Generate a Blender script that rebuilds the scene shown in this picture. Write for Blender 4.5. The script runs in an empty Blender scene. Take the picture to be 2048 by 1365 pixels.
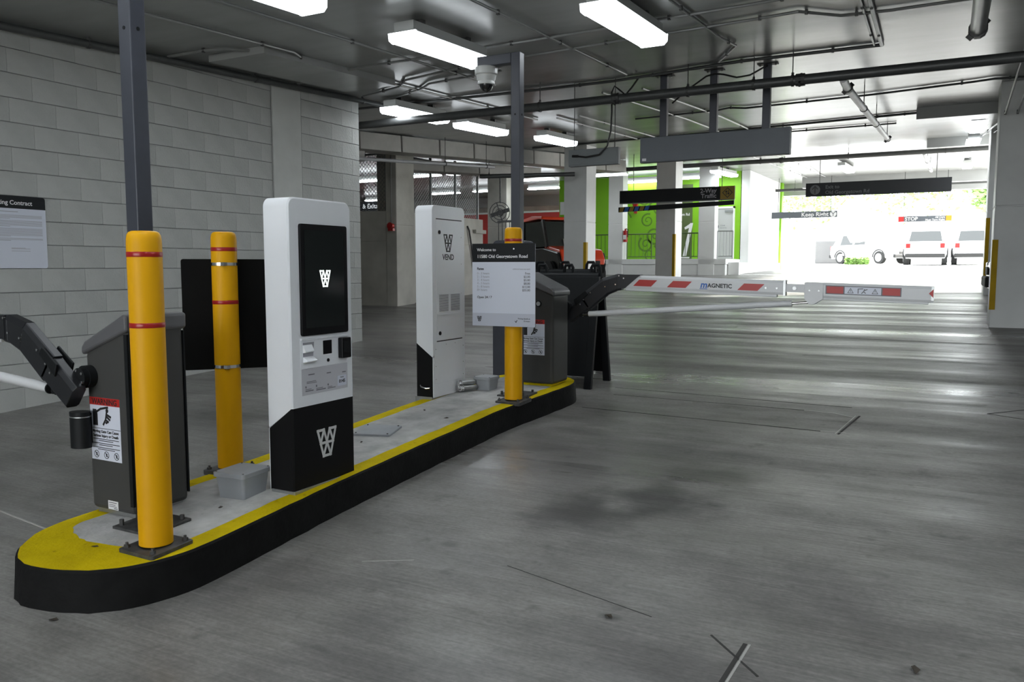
import bpy, math, random
from mathutils import Vector, Matrix
random.seed(7)
scene = bpy.context.scene
COL = scene.collection
S = 0.0474                      # the garage floor climbs towards the exit
CEIL = 3.25                     # clear height
def gz(y):                      # floor height at distance y
    return S*y if y < 26 else S*26 + 0.0157*(y-26)
# ------------------------------------------------------------------ camera, sky, sun, exposure
cam_d = bpy.data.cameras.new('camera'); cam = bpy.data.objects.new('camera', cam_d); COL.objects.link(cam)
cam.location = (0, 0, 1.4126)
cam.rotation_euler = (math.radians(90-5.215), 0, math.radians(28.14))
cam_d.sensor_fit = 'HORIZONTAL'; cam_d.sensor_width = 36; cam_d.lens = 28.406
cam_d.clip_start = 0.05; cam_d.clip_end = 400
scene.camera = cam
world = bpy.data.worlds.new('overcast_sky'); scene.world = world; world.use_nodes = True
bg = world.node_tree.nodes['Background']; bg.inputs[0].default_value = (0.93, 0.97, 1.0, 1); bg.inputs[1].default_value = 8.5
sun_d = bpy.data.lights.new('sun', 'SUN'); sun = bpy.data.objects.new('sun', sun_d); COL.objects.link(sun)
sun_d.energy = 28.0; sun_d.angle = math.radians(3); sun_d.color = (1, 0.97, 0.9)
sun.location = (20, 40, 20)
sun.rotation_euler = Vector((0.80, 0.38, 0.46)).to_track_quat('Z', 'Y').to_euler()
scene.view_settings.view_transform = 'Standard'; scene.view_settings.look = 'None'
scene.view_settings.exposure = 0.0; scene.view_settings.gamma = 1.0
scene.view_settings.use_curve_mapping = False
cy = scene.cycles
cy.max_bounces = 5; cy.diffuse_bounces = 3; cy.glossy_bounces = 2; cy.transmission_bounces = 2; cy.transparent_max_bounces = 4
cy.caustics_reflective = False; cy.caustics_refractive = False
LAMP = 19.0                      # fluorescent lens radiance
# ------------------------------------------------------------------ materials
def _n(nt, t, **kw):
    n = nt.nodes.new(t)
    for k, v in kw.items(): setattr(n, k, v)
    return n
def mat(name, col, rough=0.5, metal=0.0, var=0.0, scale=6.0, bump=0.0, bscale=40.0, spec=0.5, coat=0.0, objvar=0.0, stretch=None, speck=0.0, alpha=None, trans=0.0):
    m = bpy.data.materials.new(name); m.use_nodes = True
    nt = m.node_tree; b = nt.nodes['Principled BSDF']; L = nt.links.new
    c = (*col, 1)
    b.inputs['Base Color'].default_value = c; b.inputs['Roughness'].default_value = rough
    b.inputs['Metallic'].default_value = metal; b.inputs['Specular IOR Level'].default_value = spec
    if coat: b.inputs['Coat Weight'].default_value = coat; b.inputs['Coat Roughness'].default_value = 0.15
    if trans: b.inputs['Transmission Weight'].default_value = trans
    if alpha is not None: b.inputs['Alpha'].default_value = alpha
    if var or bump or objvar or speck:
        tc = _n(nt, 'ShaderNodeTexCoord'); src = tc.outputs['Object']
        if stretch:
            mp = _n(nt, 'ShaderNodeMapping'); mp.inputs['Scale'].default_value = stretch; L(src, mp.inputs[0]); src = mp.outputs[0]
        last = None
        if var:
            nz = _n(nt, 'ShaderNodeTexNoise'); nz.inputs['Scale'].default_value = scale; nz.inputs['Detail'].default_value = 3; nz.inputs['Roughness'].default_value = 0.62
            L(src, nz.inputs['Vector'])
            r = _n(nt, 'ShaderNodeValToRGB'); r.color_ramp.elements[0].position = 0.3; r.color_ramp.elements[1].position = 0.72
            r.color_ramp.elements[0].color = (*[max(0, x*(1-var)) for x in col], 1); r.color_ramp.elements[1].color = (*[min(1, x*(1+var)) for x in col], 1)
            L(nz.outputs[0], r.inputs[0]); last = r.outputs[0]
        if objvar:
            oi = _n(nt, 'ShaderNodeObjectInfo'); mr = _n(nt, 'ShaderNodeMapRange'); mr.inputs[3].default_value = 1-objvar; mr.inputs[4].default_value = 1+objvar
            L(oi.outputs['Random'], mr.inputs[0])
            mx = _n(nt, 'ShaderNodeMix', data_type='RGBA', blend_type='MULTIPLY'); mx.inputs[0].default_value = 1
            if last: L(last, mx.inputs[6])
            else: mx.inputs[6].default_value = c
            L(mr.outputs[0], mx.inputs[7]); last = mx.outputs[2]
        if speck:
            n2 = _n(nt, 'ShaderNodeTexNoise'); n2.inputs['Scale'].default_value = 22; n2.inputs['Detail'].default_value = 2; L(tc.outputs['Object'], n2.inputs['Vector'])
            r2 = _n(nt, 'ShaderNodeValToRGB'); r2.color_ramp.elements[0].position = 0.66; r2.color_ramp.elements[1].position = 0.74
            r2.color_ramp.elements[0].color = (1, 1, 1, 1); r2.color_ramp.elements[1].color = (1-speck, 1-speck, 1-speck, 1); L(n2.outputs[0], r2.inputs[0])
            mx = _n(nt, 'ShaderNodeMix', data_type='RGBA', blend_type='MULTIPLY'); mx.inputs[0].default_value = 1
            if last: L(last, mx.inputs[6])
            else: mx.inputs[6].default_value = c
            L(r2.outputs[0], mx.inputs[7]); last = mx.outputs[2]
        if last: L(last, b.inputs['Base Color'])
        if bump:
            nb = _n(nt, 'ShaderNodeTexNoise'); nb.inputs['Scale'].default_value = bscale; nb.inputs['Detail'].default_value = 2; L(src, nb.inputs['Vector'])
            bp = _n(nt, 'ShaderNodeBump'); bp.inputs['Strength'].default_value = bump; bp.inputs['Distance'].default_value = 0.01
            L(nb.outputs[0], bp.inputs['Height']); L(bp.outputs[0], b.inputs['Normal'])
    return m
def emit(name, col, s):
    m = bpy.data.materials.new(name); m.use_nodes = True; nt = m.node_tree
    nt.nodes.remove(nt.nodes['Principled BSDF']); e = nt.nodes.new('ShaderNodeEmission'); e.inputs[0].default_value = (*col, 1); e.inputs[1].default_value = s
    nt.links.new(e.outputs[0], nt.nodes['Material Output'].inputs[0])
    return m
M = {}
M['block'] = mat('painted_block', (0.42, 0.43, 0.415), 0.6, var=0.10, scale=1.6, bump=0.35, bscale=55, objvar=0.012)
M['mortar'] = mat('painted_mortar', (0.27, 0.28, 0.275), 0.8, var=0.12, scale=9)
M['conc_wall'] = mat('painted_concrete', (0.52, 0.53, 0.51), 0.6, var=0.12, scale=1.3, bump=0.15, bscale=14)
M['conc_raw'] = mat('raw_concrete', (0.50, 0.485, 0.44), 0.75, var=0.22, scale=1.1, bump=0.2, bscale=16)
M['column'] = mat('column_paint', (0.64, 0.65, 0.64), 0.5, var=0.08, scale=1.4, bump=0.1, bscale=12)
M['white_wall'] = mat('white_wall_paint', (0.74, 0.75, 0.74), 0.6, var=0.05, scale=1.2)
M['ceiling'] = mat('ceiling_paint', (0.32, 0.325, 0.32), 0.27, var=0.12, scale=0.9, bump=0.12, bscale=3.0, spec=0.6, stretch=(0.5, 1.6, 1))
M['yellow'] = mat('bollard_yellow', (0.72, 0.36, 0.002), 0.45, var=0.05, scale=3, spec=0.2)
M['yellow_paint'] = mat('kerb_yellow_paint', (0.52, 0.40, 0.002), 0.85, spec=0.1, var=0.13, scale=7, bump=0.35, bscale=70, speck=0.25)
M['black_paint'] = mat('kerb_black_paint', (0.008, 0.008, 0.008), 0.7, var=0.3, scale=8, bump=0.2, bscale=45, spec=0.12)
M['island'] = mat('island_concrete', (0.43, 0.43, 0.42), 0.8, var=0.28, scale=5, bump=0.3, bscale=45, speck=0.15)
M['red'] = mat('red_tape', (0.36, 0.012, 0.012), 0.3)
M['steel'] = mat('galvanised_steel', (0.42, 0.43, 0.43), 0.38, 0.85, var=0.15, scale=12)
M['dark_steel'] = mat('weathered_steel', (0.085, 0.085, 0.085), 0.55, 0.6, var=0.35, scale=18)
M['chrome'] = mat('bright_metal', (0.7, 0.7, 0.7), 0.2, 1.0)
M['kiosk'] = mat('kiosk_white', (0.82, 0.84, 0.87), 0.35, var=0.02, scale=3)
M['kiosk_black'] = mat('kiosk_black', (0.006, 0.006, 0.0065), 0.55, spec=0.15)
M['bezel'] = mat('bezel_black', (0.004, 0.004, 0.005), 0.35, spec=0.25)
M['screen'] = mat('screen_glass', (0.013, 0.016, 0.016), 0.1, spec=0.6)  # base lifted to grey-green to stand in for a reflection in the glass
M['logo_lit'] = emit('lit_logo', (0.9, 1.0, 0.97), 1.6)
M['logo_white'] = mat('logo_pale_vinyl', (0.62, 0.62, 0.62), 0.5)
M['print_black'] = mat('print_black', (0.012, 0.012, 0.013), 0.5)
M['print_grey'] = mat('print_grey', (0.16, 0.16, 0.18), 0.5)
M['print_faint'] = mat('print_faint', (0.06, 0.065, 0.07), 0.5)
M['print_pale'] = mat('print_pale_grey', (0.36, 0.36, 0.40), 0.5)
M['print_white'] = mat('print_white', (0.75, 0.75, 0.76), 0.5)
M['sign_white'] = mat('sign_white', (0.64, 0.67, 0.76), 0.4)
M['sign_pale'] = mat('sign_pale_panel', (0.50, 0.52, 0.60), 0.4)
M['sticker'] = mat('sticker_panel', (0.55, 0.55, 0.59), 0.4)
M['sign_black'] = mat('sign_black', (0.011, 0.012, 0.014), 0.5, spec=0.2)
M['board_black'] = mat('board_back_black', (0.006, 0.006, 0.006), 0.8, spec=0.1)
M['cabinet'] = mat('barrier_grey', (0.052, 0.052, 0.050), 0.5, var=0.06, scale=4, spec=0.25)
M['cabinet_lid'] = mat('barrier_lid_lit_grey', (0.10, 0.10, 0.105), 0.35, coat=0.2)  # paler than the housing to stand in for light on its upward face
M['arm_dark'] = mat('arm_anthracite', (0.018, 0.019, 0.022), 0.4, 0.3)
M['arm_white'] = mat('arm_white', (0.62, 0.63, 0.64), 0.35)
M['refl_red'] = mat('reflective_red', (0.42, 0.015, 0.012), 0.4)
M['blue'] = mat('print_blue', (0.02, 0.12, 0.45), 0.4)
M['post'] = mat('post_blue_grey', (0.042, 0.046, 0.060), 0.42, 0.1, var=0.12, scale=6)
M['pvc'] = mat('grey_plastic_box', (0.33, 0.35, 0.37), 0.5, var=0.06, scale=9)
M['rubber'] = mat('black_plastic', (0.007, 0.008, 0.009), 0.55, spec=0.2)
M['cable'] = mat('black_cable', (0.008, 0.008, 0.008), 0.5)
M['cam_white'] = mat('camera_white', (0.6, 0.61, 0.6), 0.35)
M['dome'] = mat('dome_smoked', (0.01, 0.01, 0.012), 0.05, coat=0.5)
M['pipe'] = mat('painted_pipe', (0.075, 0.078, 0.078), 0.42, 0.2, var=0.12, scale=5)
M['conduit'] = mat('conduit_grey', (0.22, 0.225, 0.22), 0.38, 0.3, var=0.1, scale=6)
M['pale_pipe'] = mat('pale_pipe', (0.42, 0.42, 0.43), 0.45, 0.1, var=0.1, scale=5)
M['fixture'] = mat('fixture_white', (0.45, 0.46, 0.45), 0.45)
M['lens'] = emit('fluorescent_lens', (0.90, 0.96, 1.0), LAMP)
M['lens_side'] = emit('fluorescent_lens_side', (0.90, 0.96, 1.0), LAMP*0.22)
M['tube'] = emit('fluorescent_tube', (0.92, 0.97, 1.0), LAMP*1.3)
M['sign_grey'] = mat('blank_sign_grey', (0.105, 0.118, 0.135), 0.45, var=0.06, scale=3)
M['box_grey'] = mat('lane_sign_grey', (0.16, 0.175, 0.18), 0.45, var=0.06, scale=4)
M['sign_amber'] = mat('sign_amber', (0.30, 0.20, 0.02), 0.5)
M['sign_orange'] = mat('sign_orange', (0.75, 0.30, 0.02), 0.5)
M['sign_red'] = mat('sign_red', (0.6, 0.03, 0.03), 0.5)
M['green'] = mat('lime_paint', (0.20, 0.48, 0.008), 0.55, var=0.06, scale=1.0)
M['green_dark'] = mat('mural_dark_green', (0.10, 0.22, 0.015), 0.55)
M['olive'] = mat('banner_olive', (0.085, 0.12, 0.04), 0.55)
M['red_wall'] = mat('red_paint', (0.42, 0.025, 0.02), 0.6, var=0.08, scale=1.0)
M['alarm'] = mat('alarm_red', (0.4, 0.01, 0.01), 0.35)
M['orange'] = mat('vehicle_orange', (0.75, 0.06, 0.012), 0.3, coat=0.4)
M['veh_black'] = mat('vehicle_black', (0.008, 0.008, 0.009), 0.25, coat=0.4)
M['veh_white'] = mat('vehicle_white', (0.78, 0.79, 0.8), 0.25, coat=0.4)
M['glass'] = mat('dark_glass', (0.02, 0.028, 0.026), 0.06, spec=0.8)
M['tyre'] = mat('tyre', (0.015, 0.015, 0.015), 0.8)
M['rim'] = mat('rim', (0.45, 0.45, 0.46), 0.3, 0.8)
M['tail'] = mat('tail_lamp', (0.5, 0.01, 0.01), 0.2)
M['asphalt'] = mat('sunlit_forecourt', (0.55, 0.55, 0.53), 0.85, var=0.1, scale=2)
M['guard'] = mat('guard_amber', (0.40, 0.25, 0.004), 0.6, spec=0.2, var=0.1, scale=6)
M['car_glass'] = mat('car_window', (0.03, 0.034, 0.034), 0.1, spec=0.5)
M['leaf'] = mat('leaf_green', (0.22, 0.36, 0.10), 0.6, var=0.35, scale=3, objvar=0.1)
M['bark'] = mat('bark', (0.34, 0.32, 0.29), 0.9, var=0.3, scale=8)
M['dry_leaf'] = mat('dry_leaf_brown', (0.05, 0.04, 0.03), 0.8)
M['duct'] = mat('duct_wrap', (0.40, 0.39, 0.36), 0.5, var=0.12, scale=3)
M['groove'] = mat('saw_cut_dark', (0.035, 0.034, 0.032), 0.8)
M['sealant'] = mat('saw_cut_pale', (0.42, 0.41, 0.39), 0.7)
M['door'] = mat('door_grey', (0.45, 0.46, 0.45), 0.45)
M['rail'] = mat('railing_grey', (0.25, 0.26, 0.26), 0.4, 0.4)
M['rail_green'] = mat('railing_dark_green', (0.06, 0.12, 0.02), 0.5)
M['brick_far'] = mat('far_box_grey', (0.12, 0.12, 0.12), 0.8, var=0.06, scale=1)

def floor_material():
    m = bpy.data.materials.new('garage_floor_concrete'); m.use_nodes = True
    nt = m.node_tree; b = nt.nodes['Principled BSDF']; L = nt.links.new
    tc = _n(nt, 'ShaderNodeTexCoord'); O = tc.outputs['Object']
    def noise(scale, stretch, det=6, rough=0.6, rot=0.0):
        mp = _n(nt, 'ShaderNodeMapping'); mp.inputs['Scale'].default_value = stretch; mp.inputs['Rotation'].default_value = (0, 0, rot); L(O, mp.inputs[0])
        n = _n(nt, 'ShaderNodeTexNoise'); n.inputs['Scale'].default_value = scale; n.inputs['Detail'].default_value = det; n.inputs['Roughness'].default_value = rough
        L(mp.outputs[0], n.inputs['Vector']); return n.outputs[0]
    def ramp(v, p0, c0, p1, c1):
        r = _n(nt, 'ShaderNodeValToRGB'); e = r.color_ramp.elements
        e[0].position, e[1].position = p0, p1; e[0].color = (c0, c0, c0, 1); e[1].color = (c1, c1, c1, 1); L(v, r.inputs[0]); return r.outputs[0]
    def mul(a, c):
        x = _n(nt, 'ShaderNodeMix', data_type='RGBA', blend_type='MULTIPLY'); x.inputs[0].default_value = 1; L(a, x.inputs[6]); L(c, x.inputs[7]); return x.outputs[2]
    cloud = ramp(noise(0.7, (1, 1.3, 1), 5, 0.65), 0.30, 0.12, 0.72, 0.27)
    broom = ramp(noise(7.0, (0.35, 11.0, 1), 3, 0.75), 0.32, 0.80, 0.68, 1.14)          # broom finish across the lane
    fine = ramp(noise(45, (1, 1.6, 1), 2), 0.3, 0.82, 0.72, 1.12)
    spots = ramp(noise(7, (1, 1, 1), 3, 0.5), 0.64, 1.0, 0.76, 0.62)
    blot = ramp(noise(3.2, (0.8, 1.5, 1), 4, 0.6), 0.32, 0.78, 0.68, 1.18)
    colv = mul(mul(mul(mul(cloud, broom), fine), spots), blot)
    # oil stains, each with a shape of its own
    nzw = _n(nt, 'ShaderNodeTexNoise'); nzw.inputs['Scale'].default_value = 5.0; nzw.inputs['Detail'].default_value = 4; L(O, nzw.inputs['Vector'])
    for (sx, sy, rx, ry, dark) in [(-1.28, 4.04, .38, .30, .34), (-1.62, 3.66, .32, .28, .5), (-1.10, 4.56, .34, .20, .45), (-1.04, 2.70, .05, .035, .45), (-2.05, 4.6, .06, .04, .55),
                                   (-1.95, 3.05, .05, .04, .6), (-5.0, 4.6, .5, .4, .72), (-4.6, 3.4, .4, .3, .75), (0.45, 5.2, .35, .25, .75), (-0.3, 8.6, .5, .35, .72), (-1.9, 9.5, .6, .35, .8)]:
        mp = _n(nt, 'ShaderNodeMapping'); mp.vector_type = 'POINT'
        mp.inputs['Location'].default_value = (-sx/rx, -sy/ry, 0); mp.inputs['Scale'].default_value = (1/rx, 1/ry, 0)
        L(O, mp.inputs[0])
        ln = _n(nt, 'ShaderNodeVectorMath', operation='LENGTH'); L(mp.outputs[0], ln.inputs[0])
        ad = _n(nt, 'ShaderNodeMath', operation='MULTIPLY_ADD'); ad.inputs[1].default_value = 1.6; L(nzw.outputs[0], ad.inputs[0]); L(ln.outputs['Value'], ad.inputs[2])
        colv = mul(colv, ramp(_half(nt, ad.outputs[0]), 0.58, dark, 0.92, 1.0))
    tint = _n(nt, 'ShaderNodeMix', data_type='RGBA', blend_type='MULTIPLY'); tint.inputs[0].default_value = 1; tint.inputs[7].default_value = (1.0, 0.965, 0.915, 1)
    L(colv, tint.inputs[6]); L(tint.outputs[2], b.inputs['Base Color'])
    rg = ramp(noise(1.0, (0.16, 1.9, 1), 3), 0.32, 0.24, 0.70, 0.62); L(rg, b.inputs['Roughness'])
    b.inputs['Specular IOR Level'].default_value = 0.38
    w = noise(1.0, (0.22, 1.5, 1), 3, 0.5); bp = _n(nt, 'ShaderNodeBump'); bp.inputs['Strength'].default_value = 0.55; bp.inputs['Distance'].default_value = 0.03; L(w, bp.inputs['Height'])
    w2 = noise(6.0, (0.6, 9.0, 1), 2, 0.6); bp2 = _n(nt, 'ShaderNodeBump'); bp2.inputs['Strength'].default_value = 0.25; bp2.inputs['Distance'].default_value = 0.004
    L(w2, bp2.inputs['Height']); L(bp.outputs[0], bp2.inputs['Normal']); L(bp2.outputs[0], b.inputs['Normal'])
    return m
def _half(nt, v):
    h = _n(nt, 'ShaderNodeMath', operation='MULTIPLY'); h.inputs[1].default_value = 0.5; nt.links.new(v, h.inputs[0]); return h.outputs[0]
M['floor'] = floor_material()

# ------------------------------------------------------------------ mesh helpers
class MB:
    def __init__(s): s.v = []; s.f = []
    def add(s, vs, fs):
        o = len(s.v); s.v += [tuple(p) for p in vs]; s.f += [tuple(i+o for i in f) for f in fs]; return s
    def box(s, x0, x1, y0, y1, z0, z1, T=None):
        vs = [Vector(p) for p in ((x0,y0,z0),(x1,y0,z0),(x1,y1,z0),(x0,y1,z0),(x0,y0,z1),(x1,y0,z1),(x1,y1,z1),(x0,y1,z1))]
        if T: vs = [T @ p for p in vs]
        return s.add(vs, [(0,3,2,1),(4,5,6,7),(0,1,5,4),(1,2,6,5),(2,3,7,6),(3,0,4,7)])
    def cyl(s, p0, p1, r, n=16, r2=None, cap=True):
        p0, p1 = Vector(p0), Vector(p1); r2 = r if r2 is None else r2
        d = (p1-p0).normalized(); a = d.orthogonal().normalized(); b = d.cross(a)
        vs = []
        for p, q in ((p0, r), (p1, r2)):
            for k in range(n):
                t = 2*math.pi*k/n; vs.append(p + a*(q*math.cos(t)) + b*(q*math.sin(t)))
        fs = [(k, (k+1) % n, n+(k+1) % n, n+k) for k in range(n)]
        if cap: fs += [tuple(range(n-1, -1, -1)), tuple(range(n, 2*n))]
        return s.add(vs, fs)
    def tube(s, pts, r, n=8):
        pts = [Vector(p) for p in pts]; rings = []; a = None; o = len(s.v)
        for i, p in enumerate(pts):
            d = (pts[min(i+1, len(pts)-1)] - pts[max(i-1, 0)]).normalized()
            if a is None: a = d.orthogonal().normalized()
            else: a = (a - d*a.dot(d)); a = a.normalized() if a.length > 1e-6 else d.orthogonal().normalized()
            b = d.cross(a)
            for k in range(n):
                t = 2*math.pi*k/n; s.v.append(tuple(p + a*(r*math.cos(t)) + b*(r*math.sin(t))))
        for i in range(len(pts)-1):
            for k in range(n):
                s.f.append((o+i*n+k, o+i*n+(k+1) % n, o+(i+1)*n+(k+1) % n, o+(i+1)*n+k))
        s.f.append(tuple(o+k for k in range(n-1, -1, -1))); e = o+(len(pts)-1)*n; s.f.append(tuple(e+k for k in range(n)))
        return s
    def lathe(s, prof, n=24, c=(0,0,0)):
        o = len(s.v); c = Vector(c)
        for r, z in prof:
            for k in range(n):
                t = 2*math.pi*k/n; s.v.append((c.x+r*math.cos(t), c.y+r*math.sin(t), c.z+z))
        for i in range(len(prof)-1):
            for k in range(n): s.f.append((o+i*n+k, o+i*n+(k+1) % n, o+(i+1)*n+(k+1) % n, o+(i+1)*n+k))
        s.f.append(tuple(o+k for k in range(n-1, -1, -1))); e = o+(len(prof)-1)*n; s.f.append(tuple(e+k for k in range(n)))
        return s
    def prism(s, poly, a, b, fn):          # poly: 2D points, swept from a to b; fn(u, v, w) gives the 3D point
        n = len(poly); vs = [fn(u, v, a) for u, v in poly] + [fn(u, v, b) for u, v in poly]
        fs = [tuple(range(n-1, -1, -1)), tuple(range(n, 2*n))] + [(k, (k+1) % n, n+(k+1) % n, n+k) for k in range(n)]
        return s.add(vs, fs)
    def bridge(s, A, B, cap=True):
        n = len(A); fs = [(k, (k+1) % n, n+(k+1) % n, n+k) for k in range(n)]
        if cap: fs += [tuple(range(n-1, -1, -1)), tuple(range(n, 2*n))]
        return s.add(list(A)+list(B), fs)
    def beam(s, p0, p1, w, h):             # rectangular bar between two points, h roughly vertical
        p0, p1 = Vector(p0), Vector(p1); d = (p1-p0).normalized(); up = Vector((0,0,1)) if abs(d.z) < .95 else Vector((0,1,0))
        a = d.cross(up).normalized(); b = a.cross(d)
        q = [(-w/2,-h/2),(w/2,-h/2),(w/2,h/2),(-w/2,h/2)]
        return s.bridge([p0+a*x+b*y for x, y in q], [p1+a*x+b*y for x, y in q])
    def build(s, name, m, parent=None, smooth=False, bevel=0.0, fix=True, seg=2, origin=None):
        me = bpy.data.meshes.new(name); vs = s.v
        loc = Vector((0,0,0))
        if parent is None and origin is None and vs:
            xs = [p[0] for p in vs]; ys = [p[1] for p in vs]; zs = [p[2] for p in vs]
            loc = Vector(((min(xs)+max(xs))/2, (min(ys)+max(ys))/2, min(zs)))
            vs = [(p[0]-loc.x, p[1]-loc.y, p[2]-loc.z) for p in vs]
        me.from_pydata(vs, [], s.f); me.update()
        if fix:
            import bmesh
            bm = bmesh.new(); bm.from_mesh(me); bmesh.ops.recalc_face_normals(bm, faces=bm.faces); bm.to_mesh(me); bm.free()
        me.materials.append(M[m] if isinstance(m, str) else m)
        if smooth:
            me.polygons.foreach_set('use_smooth', [True]*len(me.polygons))
            me.set_sharp_from_angle(angle=math.radians(40))
        o = bpy.data.objects.new(name, me); COL.objects.link(o); o.location = loc
        if parent is not None: o.parent = parent
        if bevel:
            md = o.modifiers.new('soft_edge', 'BEVEL'); md.width = bevel; md.segments = seg; md.limit_method = 'ANGLE'; md.angle_limit = math.radians(35)
        return o
def tag(o, label=None, cat=None, group=None, kind=None):
    if label: o['label'] = label
    if cat: o['category'] = cat
    if group: o['group'] = group
    if kind: o['kind'] = kind
    return o
def thing(name, label, cat, loc=(0,0,0), rz=0.0, group=None, kind=None):
    o = bpy.data.objects.new(name, None); COL.objects.link(o); o.empty_display_size = 0.1
    o.location = loc; o.rotation_euler = (0, 0, rz)
    return tag(o, label, cat, group, kind)
def copy_tree(o, parent=None):
    kids = [k for k in bpy.data.objects if k.parent == o]
    c = o.copy(); COL.objects.link(c); c.parent = parent
    for k in kids: copy_tree(k, c)
    return c
def text(body, size, loc, xdir, up, m, parent=None, name='lettering', align='LEFT', bold=0.0, shear=0.0, ext=0.0004, width=1.0):
    cu = bpy.data.curves.new(name, 'FONT'); cu.body = body; cu.size = size; cu.align_x = align; cu.offset = bold; cu.shear = shear; cu.extrude = ext; cu.resolution_u = 3
    t = bpy.data.objects.new('t', cu); me = bpy.data.meshes.new_from_object(t); bpy.data.objects.remove(t)
    me.materials.clear(); me.materials.append(M[m]); me.name = name
    x, u = Vector(xdir).normalized(), Vector(up).normalized(); n = x.cross(u)
    T = Matrix((( x.x, u.x, n.x, loc[0]), (x.y, u.y, n.y, loc[1]), (x.z, u.z, n.z, loc[2]), (0,0,0,1)))
    me.transform(T @ Matrix.Diagonal((width, 1, 1, 1)))
    o = bpy.data.objects.new(name, me); COL.objects.link(o)
    if parent is not None: o.parent = parent
    return o
def rrect(w, h, r, n=5, corners=(1,1,1,1)):     # rounded rectangle round the origin; corners bl, br, tr, tl
    pts = []
    for (cx, cy, a0), on in zip(((-w/2+r,-h/2+r,180),(w/2-r,-h/2+r,270),(w/2-r,h/2-r,0),(-w/2+r,h/2-r,90)), corners):
        if on:
            for k in range(n+1):
                t = math.radians(a0+90*k/n); pts.append((cx+r*math.cos(t), cy+r*math.sin(t)))
        else: pts.append((math.copysign(w/2, cx), math.copysign(h/2, cy)))
    return pts
def strokes(mb, segs, w, fn, d):                # flat strokes on a face: fn(u, v, depth)
    for i_, ((u0, v0), (u1, v1)) in enumerate(segs):
        du, dv = u1-u0, v1-v0; l = math.hypot(du, dv); nx, ny = -dv/l*w/2, du/l*w/2; ex, ey = du/l*w/2, dv/l*w/2
        mb.prism([(u0-ex+nx, v0-ey+ny), (u0-ex-nx, v0-ey-ny), (u1+ex-nx, v1+ey-ny), (u1+ex+nx, v1+ey+ny)], 0, d*(1+.12*i_), fn)
    return mb
def vlogo(m, cx, cy, w, h, fn, parent, sw=0.09, d=0.0008, lit=None):
    P = lambda a, b: (cx+(a-.5)*w, cy+(b-.5)*h)
    segs = [((0,1),(.34,1)),((.34,1),(.5,.52)),((.5,.52),(.66,1)),((.66,1),(1,1)),((1,1),(.70,0)),((.70,0),(.30,0)),((.30,0),(0,1)),
            ((.15,.5),(.85,.5)),((.15,.5),(.34,1)),((.85,.5),(.66,1)),((.5,.5),(.30,0)),((.5,.5),(.70,0))]
    mb = MB(); strokes(mb, [(P(*a), P(*b)) for a, b in segs], sw*w, fn, d)
    return mb.build('logo', m, parent)
def lines(mb, rows, fn, d=0.0005):              # rows of fine print: (u0, u1, v, thickness)
    for u0, u1, v, t in rows: mb.prism([(u0, v-t/2), (u1, v-t/2), (u1, v+t/2), (u0, v+t/2)], 0, d, fn)
    return mb
# ================================================================== THE SETTING
def surf(polys, name, m, label, cat=None):
    mb = MB()
    for p in polys: mb.add(p, [tuple(range(len(p)))])
    o = mb.build(name, m, fix=False, origin=0); return tag(o, label, kind='structure')
def fq(x0, x1, y0, y1, dz=0.0): return [(x0, y0, gz(y0)+dz), (x1, y0, gz(y0)+dz), (x1, y1, gz(y1)+dz), (x0, y1, gz(y1)+dz)]
floor = surf([fq(-26, 8, -8, 19), fq(-26, 1.4, 19, 26), fq(-26, 1.4, 26, 33)], 'floor', 'floor', 'stained grey concrete garage floor sloping up to the exit')
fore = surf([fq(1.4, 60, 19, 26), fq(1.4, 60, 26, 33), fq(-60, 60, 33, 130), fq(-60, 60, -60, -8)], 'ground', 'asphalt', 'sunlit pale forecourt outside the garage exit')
# saw cuts of the vehicle loops
def cut(x0, y0, x1, y1, w=0.012, m='groove'):
    d = Vector((x1-x0, y1-y0)).normalized(); n = Vector((-d.y, d.x))*w/2; e = 0.0015
    P = [(x0+n.x, y0+n.y), (x0-n.x, y0-n.y), (x1-n.x, y1-n.y), (x1+n.x, y1+n.y)]
    mb = MB(); mb.bridge([(a, b, gz(b)-0.01) for a, b in P], [(a, b, gz(b)+e) for a, b in P]); mb.build('saw_cut', m, floor)
cut(-2.55, 5.97, -0.72, 5.885, .010); cut(-0.72, 5.885, -0.56, 5.90, .016, 'sealant'); cut(-0.60, 5.84, -0.52, 6.47, .014); cut(-0.62, 5.84, -0.545, 6.47, .008, 'sealant'); cut(-0.92, 6.52, -0.70, 6.50, .014, 'sealant'); cut(-0.70, 6.50, -0.55, 6.40, .014, 'sealant')
cut(-2.5, 6.55, -0.92, 6.52, .007); cut(-2.6, 6.85, -0.6, 6.75, .006)
cut(-0.67, 2.73, -0.47, 2.53, .008); cut(-0.55, 2.72, -0.57, 2.38, .014); cut(-0.535, 2.72, -0.555, 2.38, .008, 'sealant'); cut(-1.6, 2.95, -0.9, 2.77, .003)
cut(-4.6, 2.45, -3.75, 2.35, .010, 'sealant'); cut(-2.2, 2.72, -2.0, 2.83, .004, 'sealant')
cut(0.32, 6.90, 0.75, 7.32, .010); cut(0.32, 6.90, 0.75, 6.70, .008); cut(-7, 11.2, 0.55, 10.9, .012)
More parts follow.
